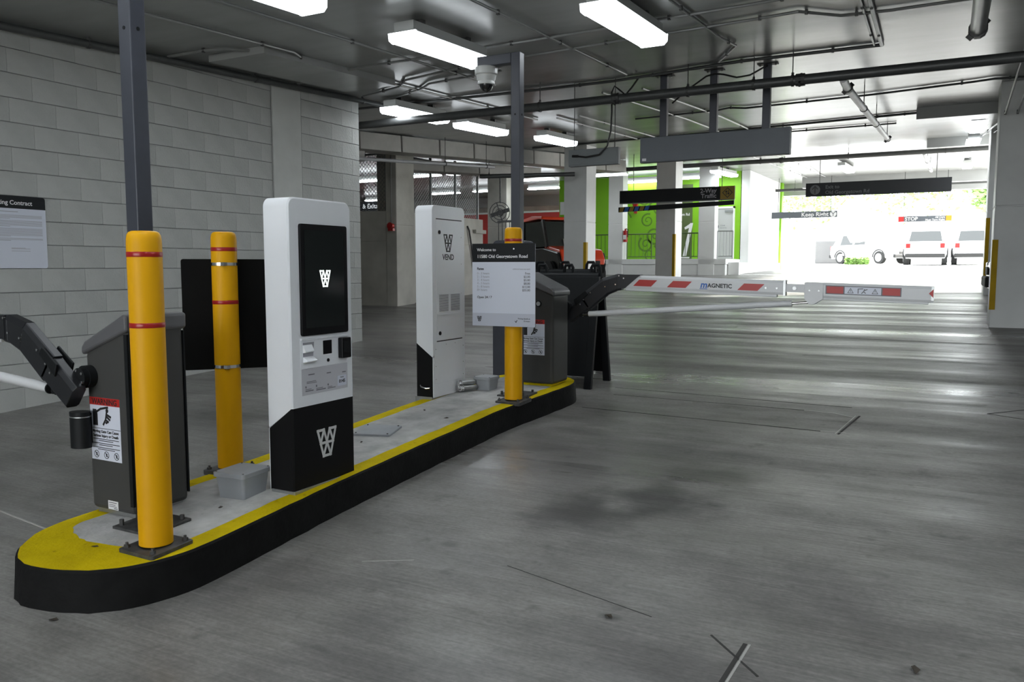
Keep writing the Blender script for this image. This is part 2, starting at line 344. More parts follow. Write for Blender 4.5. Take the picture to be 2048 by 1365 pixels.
# ceiling slab
cs = MB()
for x0, x1, y0, y1 in ((-26, 8, -8, 19), (-26, 1.4, 19, 26), (-26, 1.4, 26, 33)):
    A = [(x0, y0, gz(y0)+CEIL), (x1, y0, gz(y0)+CEIL), (x1, y0, gz(y0)+CEIL+.35), (x0, y0, gz(y0)+CEIL+.35)]
    B = [(x0, y1, gz(y1)+CEIL), (x1, y1, gz(y1)+CEIL), (x1, y1, gz(y1)+CEIL+.35), (x0, y1, gz(y1)+CEIL+.35)]
    cs.bridge(A, B)
ceiling = tag(cs.build('ceiling', 'ceiling', origin=0), 'low glossy grey painted concrete ceiling of the garage', kind='structure')
# left block wall: every block a piece of its own
def wallbox(name, m, x0, x1, y0, y1, zlo, zhi, label, parent=None, bevel=0.0):
    mb = MB(); A = [(x0, y0, gz(y0)+zlo), (x1, y0, gz(y0)+zlo), (x1, y0, gz(y0)+zhi), (x0, y0, gz(y0)+zhi)]
    B = [(x0, y1, gz(y1)+zlo), (x1, y1, gz(y1)+zlo), (x1, y1, gz(y1)+zhi), (x0, y1, gz(y1)+zhi)]
    o = mb.bridge(A, B).build(name, m, parent, bevel=bevel)
    return o if parent else tag(o, label, kind='structure')
wl = MB()
wl.bridge([(-7.3, -8, -.6), (-7.0, -8, -.6), (-7.0, -8, CEIL+gz(-8)), (-7.3, -8, CEIL+gz(-8))], [(-7.3, 8.73, .3), (-7.0, 8.73, .3), (-7.0, 8.73, CEIL+gz(8.73)), (-7.3, 8.73, CEIL+gz(8.73))])
wall_left = tag(wl.build('wall_left', 'mortar', origin=0), 'grey painted concrete block wall beside the lane', kind='structure')
bl = {}
def block(y0, y1, z0, z1):
    k = (round(y1-y0, 3), round(z1-z0, 3))
    if k not in bl:
        a, c = k[0]/2-.0004, k[1]/2-.0032; e = .0022; ey = .0007; x = .012
        A = [(0,-a,-c),(0,a,-c),(0,a,c),(0,-a,c)]; B = [(x-e,-a,-c),(x-e,a,-c),(x-e,a,c),(x-e,-a,c)]; D = [(x,-a+ey,-c+e),(x,a-ey,-c+e),(x,a-ey,c-e),(x,-a+ey,c-e)]
        mb = MB(); mb.bridge(A, B, cap=False); o = len(mb.v); mb.bridge(B, D, cap=False); mb.add(D, [(0,1,2,3)])
        ob = mb.build('block', 'block', wall_left); bl[k] = ob.data
    else:
        ob = bpy.data.objects.new('block', bl[k]); COL.objects.link(ob); ob.parent = wall_left
    ob.location = (-7.0, (y0+y1)/2, (z0+z1)/2)
BH = .2045; BL = .4064
for k in range(-10, 8):
    z0 = 2.22+k*BH; z1 = z0+BH; yy = 2.9 - (BL/2 if k % 2 else 0)
    while yy < 8.73:
        y0, y1 = yy, yy+BL
        for a, b_ in ((2.9, 7.13), (7.63, 8.73)):
            u, w = max(y0, a), min(y1, b_)
            if w-u > .05 and z1 > gz(u)+.02 and z0 < gz(w)+CEIL-.02:
                block(u, w, z0, min(z1, gz(u)+CEIL))
        yy += BL
wallbox('pilaster', 'conc_wall', -7.01, -6.978, 7.145, 7.615, -.05, CEIL, '', wall_left)
# rest of the shell (mostly behind the camera or far away)
wallbox('wall_back', 'conc_wall', 1.0, 8.2, -8.3, -8, -.3, CEIL, 'painted concrete wall beside the entrance behind the viewpoint')
wallbox('wall_back', 'conc_wall', -7.3, -6.2, -8.3, -8, -.3, CEIL, 'short painted concrete wall behind the viewpoint')
wallbox('lintel', 'conc_wall', -6.2, 1.0, -8.3, -8, 2.7, CEIL, 'concrete lintel over the daylit entrance behind the viewpoint')
wallbox('wall_right', 'conc_wall', 8, 8.3, -8, 19, -.1, CEIL, 'painted concrete wall closing the parking bays on the far side')
wallbox('wall_end', 'conc_wall', 1.5, 8.3, 19, 19.3, -.1, CEIL, 'concrete end wall of the parking bays near the exit')
wallbox('wall_far', 'conc_raw', -26, -12.3, 32.7, 33, -.1, CEIL, 'distant raw concrete wall beyond the ramp parapet')
wallbox('wall_outer', 'conc_raw', -26.3, -26, 8, 33, -.1, CEIL, 'distant raw concrete side wall beyond the ramp')
wallbox('wall_service', 'conc_raw', -26, -7.3, 8.43, 8.73, -.1, CEIL, 'raw concrete wall behind the block wall corner')
# columns with yellow corner guards
def column(x0, x1, y0, y1, label, guard=None, m='column', groove=True):
    t = thing('column', label, None, ((x0+x1)/2, (y0+y1)/2, gz(y0)), kind='structure')
    cx, cy = (x0+x1)/2, (y0+y1)/2; w, d = (x1-x0)/2, (y1-y0)/2
    mb = MB(); mb.box(-w, w, -d, d, -.05, 1.62); mb.box(-w, w, -d, d, 1.63, CEIL+.03); mb.box(-w+.006, w-.006, -d+.006, d-.006, 1.6, 1.65)
    mb.build('shaft', m, t, bevel=.012)
    if guard:
        side, lo, hi = guard; g = MB(); s = side*w
        g.box(min(s, s-side*.06), max(s, s-side*.06), -d-.008, -d, lo, hi); g.box(min(s, s+side*.008), max(s, s+side*.008), -d-.008, -d+.085, lo, hi)
        g.build('corner_guard', 'guard', t)
    return t
column(.545, 1.2, 12.69, 13.3, 'large grey concrete column at the edge of the exit lane with a tall yellow corner guard', (-1, .24, 1.18))
column(.66, 1.4, 18.4, 19.2, 'grey concrete column next to the parked black car, beside the exit opening', (-1, .2, 1.5))
column(-7.43, -6.90, 16.3, 16.85, 'pale concrete column beside the orange utility vehicle, with short yellow corner guard', (1, .1, 1.18))
column(-6.55, -6.05, 20.0, 20.6, 'pale concrete column in front of the lime green mural wall, with yellow corner guard', (1, .05, 1.30))
column(-9.68, -9.19, 24.7, 25.15, 'white column on the ledge holding the red extinguisher cabinet', None, 'white_wall')
column(-6.74, -6.24, 24.7, 25.1, 'white column on the ledge beside the grey door', None, 'white_wall')
column(-9.98, -9.72, 13.28, 13.9, 'raw concrete column at the ramp corner with red alarm bell', None, 'conc_raw')
column(-13.2, -12.5, 23.0, 23.7, 'dark concrete column behind the camera post, in front of the red wall', None, 'conc_raw')
column(-10.75, -10.40, 14.0, 14.4, 'dim concrete pier beyond the ramp parapet beside the block wall edge', None, 'conc_raw')
# ceiling beams on the right
def beam(x0, x1, y0, y1, drop, label):
    tag(wallbox('beam', 'ceiling', x0, x1, y0, y1, CEIL-drop, CEIL+.02, label), label, kind='structure')
beam(-.52, 8, 14.65, 15.3, .18, 'concrete drop beam over the large column at the lane edge')
beam(-.48, 1.4, 20.0, 20.35, .20, 'short concrete drop beam beyond the second lane column')
beam(-4.6, 1.4, 30.3, 30.7, .35, 'long concrete drop beam near the exit opening')
beam(-26, 1.4, 32.6, 33.0, .45, 'concrete fascia beam above the garage exit opening')
# ramp parapet with chain-link fence
par = thing('wall_ramp', 'low raw concrete ramp parapet under the chain-link fence', None, (-9.9, 13.3, gz(13.3)), kind='structure')
pb = MB(); pz = 2.55-gz(13.3)
pb.box(-4.0, -.07, 0, .2, -.1, pz-.62); pb.box(-4.0, -.07, .008, .2, pz-.61, pz); pb.box(-4.0, -.07, .02, .18, pz-.63, pz-.60)
pb.box(-.15, .05, .62, 3.65, -.1, pz-.62); pb.box(-.142, .042, .62, 3.65, pz-.61, pz); pb.box(-.12, .02, .62, 3.6, pz-.63, pz-.60)
pb.build('parapet', 'conc_raw', par, bevel=.006)
MB().box(-.16, .12, 3.2, 3.68, pz-.34, pz-.25).build('ledge_cap', 'conc_raw', par, bevel=.01)
fn_ = thing('chain_link_fence', 'dark chain-link fence standing on the ramp parapet', 'fence', (-9.95, 13.4, 2.55))
wz = 1.15; wm = MB()
for (a, b_) in (((-4.0, 0), (-.1, 0)), ((0, .2), (0, 3.5))):
    a, b_ = Vector((*a, 0)), Vector((*b_, 0)); d = b_-a; Ln = d.length; d.normalize(); st = .085; n_ = int((Ln+wz)/st)
    for k in range(n_):
        u = k*st - wz
        for sgn in (1, -1):
            u0, z0, u1, z1 = u, 0, u+wz, wz
            if u0 < 0: z0 = -u0; u0 = 0
            if u1 > Ln: z1 = wz-(u1-Ln); u1 = Ln
            if u1-u0 < .02: continue
            if sgn < 0: z0, z1 = wz-z0, wz-z1
            wm.beam(a+d*u0+Vector((0,0,z0)), a+d*u1+Vector((0,0,z1)), .006, .006)
tag(wm.build('wire_mesh', 'rail', fn_, fix=False), kind='stuff')
for (x, y) in ((-4, 0), (-2.2, 0), (-.1, 0), (0, 1.45), (0, 2.45), (0, 3.45)): MB().cyl((x, y, -.02), (x, y, wz+.12), .03, 10).build('post', 'rail', fn_, smooth=True)
MB().cyl((-4, 0, wz), (-.1, 0, wz), .022, 8).cyl((0, .2, wz), (0, 3.5, wz), .022, 8).build('top_rail', 'rail', fn_, smooth=True)
# lime green frontage
gy = 26.6; g0 = gz(gy)
gw = MB().box(-12.3, -5.88, gy, gy+.3, g0-.2, gz(gy)+CEIL).build('wall_green', 'green'); tag(gw, 'lime green painted wall with a dark swirl mural', kind='structure')
ws = MB(); ws.bridge([(-5.9, gy, gz(gy)-.1), (-5.62, gy, gz(gy)-.1), (-5.62, gy, gz(gy)+CEIL), (-5.9, gy, gz(gy)+CEIL)], [(-5.9, 31.9, gz(31.9)-.1), (-5.62, 31.9, gz(31.9)-.1), (-5.62, 31.9, gz(31.9)+CEIL), (-5.9, 31.9, gz(31.9)+CEIL)])
tag(ws.build('wall_exit', 'white_wall'), 'bright white wall running out to the garage exit', kind='structure')
tag(MB().box(-5.95, -5.55, 31.9, 32.25, gz(32)-.1, gz(32)+CEIL).build('pilaster', 'green'), 'pale green pilaster at the end of the white exit wall', kind='structure')
lg = thing('ledge', 'white raised walkway ledge in front of the green wall', None, (-9.0, 24.7, gz(24.7)), kind='structure')
lz = .50
MB().box(-3.3, 3.12, 0, 1.9, lz-.17, lz).build('coping', 'white_wall', lg, bevel=.01)
MB().box(-3.3, 3.10, .02, 1.9, -.1, lz-.18).box(-3.3, 3.08, .04, 1.9, lz-.2, lz-.16).build('wall_face', 'white_wall', lg)
MB().box(-5.88, -5.55, 25.0, 31.9, gz(25)-.1, gz(28)+.30).build('kerb', 'white_wall'); tag(bpy.data.objects['kerb'], 'white kerb along the foot of the exit wall', kind='structure')
rw = MB().box(-26, -12.3, 30, 30.3, gz(30)-.1, gz(30)+2.35).build('wall_red', 'red_wall'); tag(rw, 'dark red painted wall far behind the orange vehicle', kind='structure')
MB().box(-26, -12.3, 29.97, 30.31, gz(30)+2.35, gz(30)+2.42).build('coping', 'white_wall', None); tag(bpy.data.objects['coping.001'] if 'coping.001' in bpy.data.objects else bpy.data.objects['coping'], 'pale rail along the top of the red wall', kind='structure')
# mural scrolls on the green wall (a painted flat design)
def scroll(mb, cx, cz, r0, turns, a0, sgn, w):
    pts = []
    N = int(26*turns)
    for i in range(N+1):
        t = i/N; r = r0*(1-t)**.8+.015; a = a0+sgn*2*math.pi*turns*t; pts.append((cx+r*math.cos(a), cz+r*math.sin(a), w*(1-.6*t)))
    for i in range(N):
        (x0, z0, w0), (x1, z1, w1) = pts[i], pts[i+1]; d = Vector((x1-x0, z1-z0)); 
        if d.length < 1e-5: continue
        n = Vector((-d.y, d.x)).normalized()
        mb.add([(x0+n.x*w0, gy-.002, z0+n.y*w0), (x0-n.x*w0, gy-.002, z0-n.y*w0), (x1-n.x*w1, gy-.002, z1-n.y*w1), (x1+n.x*w1, gy-.002, z1+n.y*w1)], [(0,1,2,3)])
    return pts[0]
mu = MB(); zb = g0+lz
for (cx, cz, r, tn, a0, sg, w) in ((-9.05, .45, .26, 1.6, 2.2, 1, .035), (-8.75, .75, .30, 1.5, -.6, -1, .04), (-9.0, 1.25, .22, 1.6, 1.2, 1, .03), (-8.65, 1.65, .32, 1.4, 3.4, -1, .04), (-9.1, 1.95, .24, 1.5, .3, 1, .03),
                                    (-8.35, 1.1, .30, 1.5, .9, 1, .035), (-8.3, .4, .25, 1.5, 2.9, -1, .035), (-8.55, 2.3, .28, 1.4, 4.2, 1, .035), (-8.15, 1.75, .25, 1.5, 1.4, -1, .03), (-8.9, .12, .3, 1.2, 1.1, -1, .035), (-9.9, 1.3, .3, 1.5, .2, 1, .03), (-11.3, 1.2, .3, 1.5, .2, -1, .03)):
    scroll(mu, cx, zb+cz, r, tn, a0, sg, w)
mu.build('mural_scroll', 'green_dark', gw, fix=False).location = -gw.location
bn = MB().box(-8.5, -7.46, gy-.012, gy, g0+.42, g0+2.9).build('banner', 'olive'); tag(bn, 'olive banner with a large white numeral one', 'banner')
def local(o, p): return tuple(Vector(p)-o.location)
mb = MB(); o1 = bn.location
for poly in ([(-.16, .0), (.20, .0), (.22, .07), (-.14, .07)], [(-.03, .05), (.09, .05), (.31, 1.16), (.21, 1.16)], [(.24, 1.16), (.02, 1.02), (.04, .95), (.22, 1.02)]):
    mb.prism([(-7.74+u, g0+.47+v) for u, v in poly], gy-.016-.001*len(mb.v)/8, gy-.012, lambda u, v, w: (u-o1.x, w-o1.y, v-o1.z))
mb.build('numeral', 'print_white', bn)
text('11580', .15, local(bn, (-7.60, gy-.014, g0+2.17)), (1,0,0), (0,0,1), 'print_white', bn, align='RIGHT')
text('Georgetown Rd', .12, local(bn, (-7.55, gy-.014, g0+1.88)), (1,0,0), (0,0,1), 'print_white', bn, align='RIGHT', bold=.003)
# door beside the walkway
dr = thing('door_1', 'grey steel door in the green wall behind the grey handrail', None, (-6.4, gy-.03, g0+.45), kind='structure')
MB().box(-.29, .28, -.02, .03, 0, 1.62).build('leaf', 'door', dr, bevel=.004)
MB().box(-.34, -.29, -.04, .03, 0, 1.68).box(.28, .33, -.04, .03, 0, 1.68).box(-.34, .33, -.04, .03, 1.62, 1.68).build('frame', 'white_wall', dr)
MB().box(.02, .27, -.07, -.02, 1.5, 1.56).build('closer', 'rail', dr)
text('STAIR', .06, (-.12, -.023, 1.05), (1,0,0), (0,0,1), 'print_grey', dr); text('Exit & Rm', .05, (-.12, -.023, .98), (1,0,0), (0,0,1), 'print_grey', dr)
MB().box(-.22, -.17, -.024, -.02, 1.0, 1.08).build('pictogram', 'print_grey', dr)
# railings on the ledge
def railing(x0, x1, y, m, label, top=.80, n=None):
    z = gz(24.7)+lz; t = thing('railing', label, 'railing', ((x0+x1)/2, y, z)); L = (x1-x0)/2
    MB().cyl((-L, 0, top), (L, 0, top), .02, 8).build('top_rail', m, t, smooth=True); MB().cyl((-L, 0, .08), (L, 0, .08), .014, 8).build('bottom_rail', m, t, smooth=True)
    n = n or max(2, int((x1-x0)/.13))
    for k in range(n+1):
        x = -L+2*L*k/n; MB().cyl((x, 0, 0 if k % 6 == 0 or k == n else .08), (x, 0, top), .02 if k % 6 == 0 or k == n else .009, 6).build('baluster', m, t)
    return t
railing(-11.9, -9.75, 24.95, 'rail_green', 'dark green railing left of the white column with the extinguisher cabinet')
railing(-9.12, -6.8, 24.95, 'rail_green', 'dark green railing in front of the swirl mural')
railing(-6.18, -5.72, 24.85, 'rail', 'grey metal handrail in front of the grey door', top=.84, n=5)
# ================================================================== THE ISLAND
CURB = .165
IX0, IX1, IY0, IY1 = -3.52, -2.70, 1.81, 6.44
icx = (IX0+IX1)/2; irad = (IX1-IX0)/2
def stadium(r, ins0, ins1, jit=0.0, n=26):
    pts = []
    for k in range(n+1):
        a = math.pi+math.pi*k/n; pts.append((icx+r*math.cos(a), IY0+irad+(irad-ins0)*math.sin(a)))
    for k in range(1, 40): pts.append((icx+r, IY0+irad+(IY1-IY0-2*irad)*k/40))
    for k in range(n+1):
        a = math.pi*k/n; pts.append((icx+r*math.cos(a), IY1-irad+(irad-ins1)*math.sin(a)))
    for k in range(1, 40): pts.append((icx-r, IY1-irad-(IY1-IY0-2*irad)*k/40))
    def lerp_(y, tab):
        for (a, b), (c, d) in zip(tab, tab[1:]):
            if y <= c: return b+(d-b)*max(0, (y-a))/(c-a)
        return tab[-1][1]
    TR = [(1.8, .03), (2.3, .05), (3.3, -.01), (5.0, -.055), (5.9, .02), (6.44, .03)]; TL = [(1.8, .03), (2.4, .03), (2.8, .06), (3.4, .06), (5.0, 0), (6.4, 0)]
    pts = [(x+(lerp_(y, TR) if x > icx else lerp_(y, TL))*min(1, abs(x-icx)/.3), y) for x, y in pts]
    if jit: 
        rr = random.Random(3); pts = [(x+rr.uniform(-jit, jit), y+rr.uniform(-jit, jit)) for x, y in pts]
    return pts
def at(p, dz): return (p[0], p[1], gz(p[1])+dz)
isl = thing('traffic_island', 'raised concrete traffic island with yellow top edge and black painted sides', 'traffic island', (icx, 4.1, gz(4.1)))
out = stadium(irad, 0, 0); inn = stadium(irad-.112, .27, .18, .006)
n_ = len(out); off = -isl.location
mb = MB(); lo = stadium(irad+.012, -.012, -.012, .005); mid = stadium(irad, 0, 0, .0025); rim = stadium(irad-.010, .010, .010, .003)
mb.bridge([at(p, -.02) for p in lo], [at(p, CURB-.012) for p in mid], cap=False); mb.bridge([at(p, CURB-.012) for p in mid], [at(p, CURB-.003) for p in rim], cap=False)
mb.build('kerb_face', 'black_paint', isl, smooth=True).location = off
mb = MB(); mb.bridge([at(p, CURB-.003) for p in rim], [at(p, CURB) for p in inn], cap=False); mb.build('yellow_edge', 'yellow_paint', isl, fix=False).location = off
mb = MB(); mb.add([at(p, CURB) for p in inn], [tuple(range(n_))]); mb.build('concrete_top', 'island', isl, fix=False).location = off
def iz(y): return gz(y)+CURB
# ------------------------------------------------------------------ bollards
def bollard(x, y, label, bands=(.092, .372), straps=()):
    t = thing('bollard', label, 'bollard', (x, y, iz(y)), 0, 'yellow bollards on the island'); H = 1.288; R = .066
    prof = [(R, .02), (R, H-.05), (R*.985, H-.03), (R*.94, H-.014), (R*.85, H-.005), (R*.70, H), (0.001, H+.001)]
    MB().lathe(prof, 32).build('sleeve', 'yellow', t, smooth=True)
    for b in bands: MB().lathe([(R+.0006, H-b-.010), (R+.0012, H-b-.009), (R+.0012, H-b+.009), (R+.0006, H-b+.010)], 32).build('red_band', 'red', t, smooth=True)
    for b in straps:
        s_ = MB().lathe([(R+.001, H-b-.008), (R+.003, H-b-.008), (R+.003, H-b+.008), (R+.001, H-b+.008)], 32); s_.box(R*.55, R*.95, -R*.9, -R*.6, H-b-.009, H-b+.009); s_.build('strap', 'chrome', t, smooth=True)
    pl = MB().prism(rrect(.205, .205, .012, 3), -.012, .014, lambda u, v, w: (u, v, w)); p = pl.build('base_plate', 'dark_steel', t, bevel=.002); p.rotation_euler = (math.atan(S), 0, 0)
    for sx in (-1, 1):
        for sy in (-1, 1):
            bo = MB().cyl((sx*.078, sy*.078, .012), (sx*.078, sy*.078, .026), .012, 6).cyl((sx*.078, sy*.078, .026), (sx*.078, sy*.078, .036), .006, 8).build('bolt', 'dark_steel', t); bo.location.z = S*sy*.078
    return t
bollard(-2.81, 2.158, 'yellow bollard at the near nose of the island, in front of the grey barrier cabinet')
bollard(-3.394, 3.093, 'yellow bollard strapped to the back of a black sign board', straps=(.17, .715))
bollard(-2.808, 5.273, 'yellow bollard carrying the white parking rates sign')
# ------------------------------------------------------------------ sign boards on the bollards
sb = thing('sign_board', 'black back of a sign board strapped behind a yellow bollard', 'sign', (-3.435, 3.178, iz(3.1)+.54), math.radians(47.8))
MB().prism(rrect(.51, .60, .012, 3), -.003, .003, lambda u, v, w: (u, w, v+.305)).build('board', 'board_black', sb)
for z_ in (.14, .44): MB().box(-.03, .03, -.02, -.003, z_, z_+.03).build('bracket', 'steel', sb)
rs = thing('rates_sign', 'white parking rates sign with black heading mounted on a yellow bollard', 'sign', (-2.845, 5.188, gz(5.19)+.735), math.radians(4))
rf = lambda u, v, w: (u, -.004-w, v)
MB().prism(rrect(.505, .605, .008, 3), 0, .004, lambda u, v, w: (u, -.004+w, v+.3025)).build('panel', 'sign_white', rs)
MB().prism([(-.2525, .47), (.2525, .47), (.2525, .605), (-.2525, .605)], 0, .0006, rf).build('heading_panel', 'sign_black', rs)
MB().prism([(-.2525, 0), (.2525, 0), (.2525, .095), (-.2525, .095)], 0, .0005, rf).build('footer_panel', 'sign_pale', rs)
X_, Z_ = (1,0,0), (0,0,1)
def rt(s_, sz, u, v, m, al='LEFT', bold=0.0): return text(s_, sz, (u, -.0052, v), X_, Z_, m, rs, align=al, bold=bold)
rt('Welcome to', .030, -.213, .550, 'print_white', bold=.0004); rt('11580 Old Georgetown Road', .0335, -.213, .500, 'print_white', bold=.0006)
rt('Rates', .025, -.213, .413, 'print_black', bold=.0006); rt('additional taxes may apply', .013, .213, .415, 'print_pale', 'RIGHT')
for i, (a, b_) in enumerate((('0 - 2 hours', 'Free'), ('2 - 3 hours', '$3.00'), ('3 - 4 hours', '$5.00'), ('4 - 5 hours', '$8.00'), ('5 - 8 hours', '$12.00'), ('8+ hours', '$35.00'))):
    rt(a, .0225, -.213, .380-.0243*i, 'print_pale'); rt(b_, .0225, .213, .380-.0243*i, 'print_grey', 'RIGHT', .0002)
rt('Open 24 / 7', .0245, -.213, .204, 'print_black', bold=.0003)
vlogo('print_black', -.195, .052, .034, .034, lambda u, v, w: (u, -.0048-w, v), rs, .11, .0004)
rt('Pricing details at', .0145, .213, .055, 'print_black', 'RIGHT'); rt('35 hours', .0145, .213, .037, 'print_black', 'RIGHT')
strokes(MB(), [((.095, .040), (.102, .032)), ((.102, .032), (.110, .046))], .005, lambda u, v, w: (u, -.0048-w, v), .0004).build('tick', 'print_black', rs)
MB().cyl((.085, -.0035, .565), (.085, -.008, .565), .006, 10).build('screw', 'chrome', rs)
# ------------------------------------------------------------------ pay kiosks
KW, KD = .462, .156
def kiosk_shell(name, label, x, y, rz, KH):
    t = thing(name, label, 'kiosk', (x, y, iz(y-.2)-.003), rz)
    f, w, r = KD/2, KW/2, .045
    zf, zb = .425, .318
    def loop(xx, zbot, ins=0.0):
        pts = [(xx, -w+ins, zbot), (xx, w-ins, zbot)]
        for k in range(8):
            a = math.pi/2*k/7; pts.append((xx, w-r+(r-ins)*math.cos(a), KH-r+(r-ins)*math.sin(a)))
        for k in range(8):
            a = math.pi/2+math.pi/2*k/7; pts.append((xx, -w+r+(r-ins)*math.cos(a), KH-r+(r-ins)*math.sin(a)))
        return pts
    mb = MB(); L0, L1 = loop(-f, zb), loop(f-.008, zf); L2 = loop(f, zf, .008)
    mb.bridge(L0, L1, cap=False); mb.bridge(L1, L2, cap=False); mb.add(L2, [tuple(range(len(L2)))]); mb.add(L0, [tuple(range(len(L0)))])
    mb.build('shell', 'kiosk', t, smooth=True)
    mb = MB(); z0 = .012
    A = [(-f+.004, -w, z0), (f-.008, -w, z0), (f, -w+.008, z0), (f, w-.008, z0), (f-.008, w, z0), (-f+.004, w, z0)]
    B = [(-f+.004, -w, zb), (f-.008, -w, zf), (f, -w+.008, zf), (f, w-.008, zf), (f-.008, w, zf), (-f+.004, w, zb)]
    mb.bridge(A, B).build('base_cladding', 'kiosk_black', t)
    MB().box(-f, -f+.004, -w, w, z0, zb+.01).build('back_panel', 'kiosk', t)
    MB().box(-f+.01, f+.008, -w-.004, w+.004, -.03, .016).build('floor_plate', 'steel', t, bevel=.002)
    return t, f, w
k1, f, w = kiosk_shell('pay_kiosk', 'white and black pay kiosk with a dark portrait touchscreen on the island', -2.841, 3.140, 0, 1.447)
fr = lambda u, v, d: (f+d, u-.010, v)                     # front face: u along the face, v up
def slab(nm, u0, u1, v0, v1, d0, d1, m, parent=k1, rr=.006, bev=.0015):
    return MB().prism([((u0+u1)/2+a, (v0+v1)/2+b) for a, b in rrect(u1-u0, v1-v0, rr, 4)], d0, d1, fr).build(nm, m, parent, bevel=bev)
bz = slab('bezel', -.152, .194, .775, 1.322, -.01, .012, 'bezel', rr=.012)
slab('screen', -.124, .166, .812, 1.292, .006, .0128, 'screen', rr=.003, bev=0)
vlogo('logo_lit', .020, 1.055, .074, .077, lambda u, v, d: (f+.0129+d, u-.010, v), k1, .095, .0006)
slab('control_panel', -.158, .194, .612, .762, -.004, .0015, 'kiosk', rr=.004)
slab('panel_hood', -.154, .192, .752, .762, 0, .008, 'kiosk', rr=.002)
tp = slab('ticket_chute', -.146, -.056, .640, .748, -.002, .002, 'kiosk', rr=.004)
MB().bridge([(f+.0022, -.150, .672), (f+.0022, -.078, .672), (f+.0022, -.070, .742), (f+.0022, -.150, .742)], [(f+.0024, -.148, .674), (f+.0024, -.080, .674), (f+.0024, -.073, .740), (f+.0024, -.148, .740)]).build('chute_recess', 'print_pale', k1)
MB().prism([(0, .640), (.030, .648), (.030, .654), (0, .672)], -.150, -.076, lambda a, b, c: (f+a, c, b)).build('chute_lip', 'kiosk', k1, bevel=.003)
MB().prism([(0, .735), (.018, .700), (.018, .694), (0, .690)], -.150, -.085, lambda a, b, c: (f+a, c, b)).build('chute_guide', 'kiosk', k1, bevel=.002)
slab('barcode_reader', .006, .072, .672, .742, 0, .003, 'bezel', rr=.003)
MB().cyl((f, .032, .640), (f+.004, .032, .640), .009, 16).build('lens', 'bezel', k1, smooth=True)
cr = slab('card_reader', .122, .192, .642, .748, 0, .030, 'bezel', rr=.006, bev=.003)
MB().prism([((.157)+a, .700+b) for a, b in rrect(.045, .055, .004, 3)], .030, .0315, fr).build('reader_face', 'rubber', k1)
slab('instruction_panel', -.152, .192, .480, .612, 0, .0012, 'sticker', rr=.002, bev=0)
fp = lambda u, v, d: (f+.0013+d, u-.010, v)
lines(MB(), [(-.105, -.06, .580, .005), (-.118, -.05, .545, .003), (-.118, -.045, .538, .003), (.030, .062, .574, .005), (.150, .178, .566, .005),
             (-.128, -.085, .508, .003), (-.128, -.07, .500, .005), (-.05, .0, .505, .003), (-.05, .02, .497, .005), (.035, .07, .502, .003), (.035, .095, .495, .004),
             (-.128, -.120, .520, .010), (-.052, -.044, .518, .010), (.035, .043, .514, .010), (.125, .185, .5095, .0015)], fp).build('fine_print', 'print_grey', k1)['kind'] = 'stuff'
slab('number_plate', .112, .182, .496, .550, .0012, .002, 'sign_white', rr=.003, bev=0)
text('0145', .024, (f+.0022, .137, .512), (0,1,0), (0,0,1), 'print_black', k1, align='CENTER', bold=.0006)
text('kiosk', .012, (f+.0022, .137, .537), (0,1,0), (0,0,1), 'print_grey', k1, align='CENTER')
vlogo('logo_white', .012, .218, .135, .135, lambda u, v, d: (f+.0002+d, u, v), k1, .10, .0006)
k2, f, w = kiosk_shell('access_kiosk', 'white kiosk showing its locked back door with black logo and vents', -3.482, 5.325, math.pi, 1.472)
k2.location.z = iz(5.325-.2)
bk = lambda u, v, d: (-f-d, -u, v)                   # back face, u to the viewer's right
def bslab(nm, u0, u1, v0, v1, d0, d1, m, rr=.004, bev=.0015):
    return MB().prism([((u0+u1)/2+a, (v0+v1)/2+b) for a, b in rrect(u1-u0, v1-v0, rr, 4)], d0, d1, bk).build(nm, m, k2, bevel=bev)
bslab('door', -.178, .190, .445, 1.365, -.004, .0025, 'kiosk', .002)
for v0 in (1.366, .436): MB().prism([(-.178, v0), (.190, v0), (.190, v0+.0075), (-.178, v0+.0075)], 0, .001, bk).build('door_gap', 'print_black', k2)
bslab('lower_panel', -.21, .21, .115, .430, 0, .002, 'kiosk', .002)
for v in (1.27, .50): MB().cyl((-f, .138, v), (-f-.008, .138, v), .015, 16).cyl((-f-.008, .138, v), (-f-.010, .138, v), .008, 12).build('lock', 'bezel', k2, smooth=True)
vg = bslab('vent_frame', -.165, .175, .655, .805, .0025, .005, 'kiosk', .004)
for c0 in (-.148, .018):
    for i in range(15): MB().prism([(c0, .668+.0088*i), (c0+.130, .668+.0088*i), (c0+.130, .6715+.0088*i), (c0, .6715+.0088*i)], .005, .0062, bk).build('vent_slot', 'print_grey', k2)
MB().prism([(-.17, .640), (.18, .640), (.18, .648), (-.17, .648)], .0025, .010, bk).build('vent_ledge', 'kiosk', k2)
vlogo('print_black', -.012, 1.190, .120, .125, lambda u, v, d: (-f-.0026-d, -u, v), k2, .085, .0006)
text('VEND', .062, (-f-.003, .012, 1.062), (0,-1,0), (0,0,1), 'print_black', k2, align='CENTER', bold=.0012)
for (u, v) in ((.178, 1.24), (.178, 1.03), (.178, .80), (.2, .38), (.2, .25), (-.195, .38), (-.195, .25), (-.05, .41), (.08, .41), (-.195, .15), (.2, .15)):
    MB().cyl(bk(u, v, .002), bk(u, v, .0038), .0035, 8).build('rivet', 'steel', k2)
MB().tube([(-.05, f*0-.0+w+.006, .085), (-.02, w+.016, .082), (.02, w+.020, .094), (.03, w+.012, .104)], .006, 8).build('conduit_tail', 'chrome', k2, smooth=True)
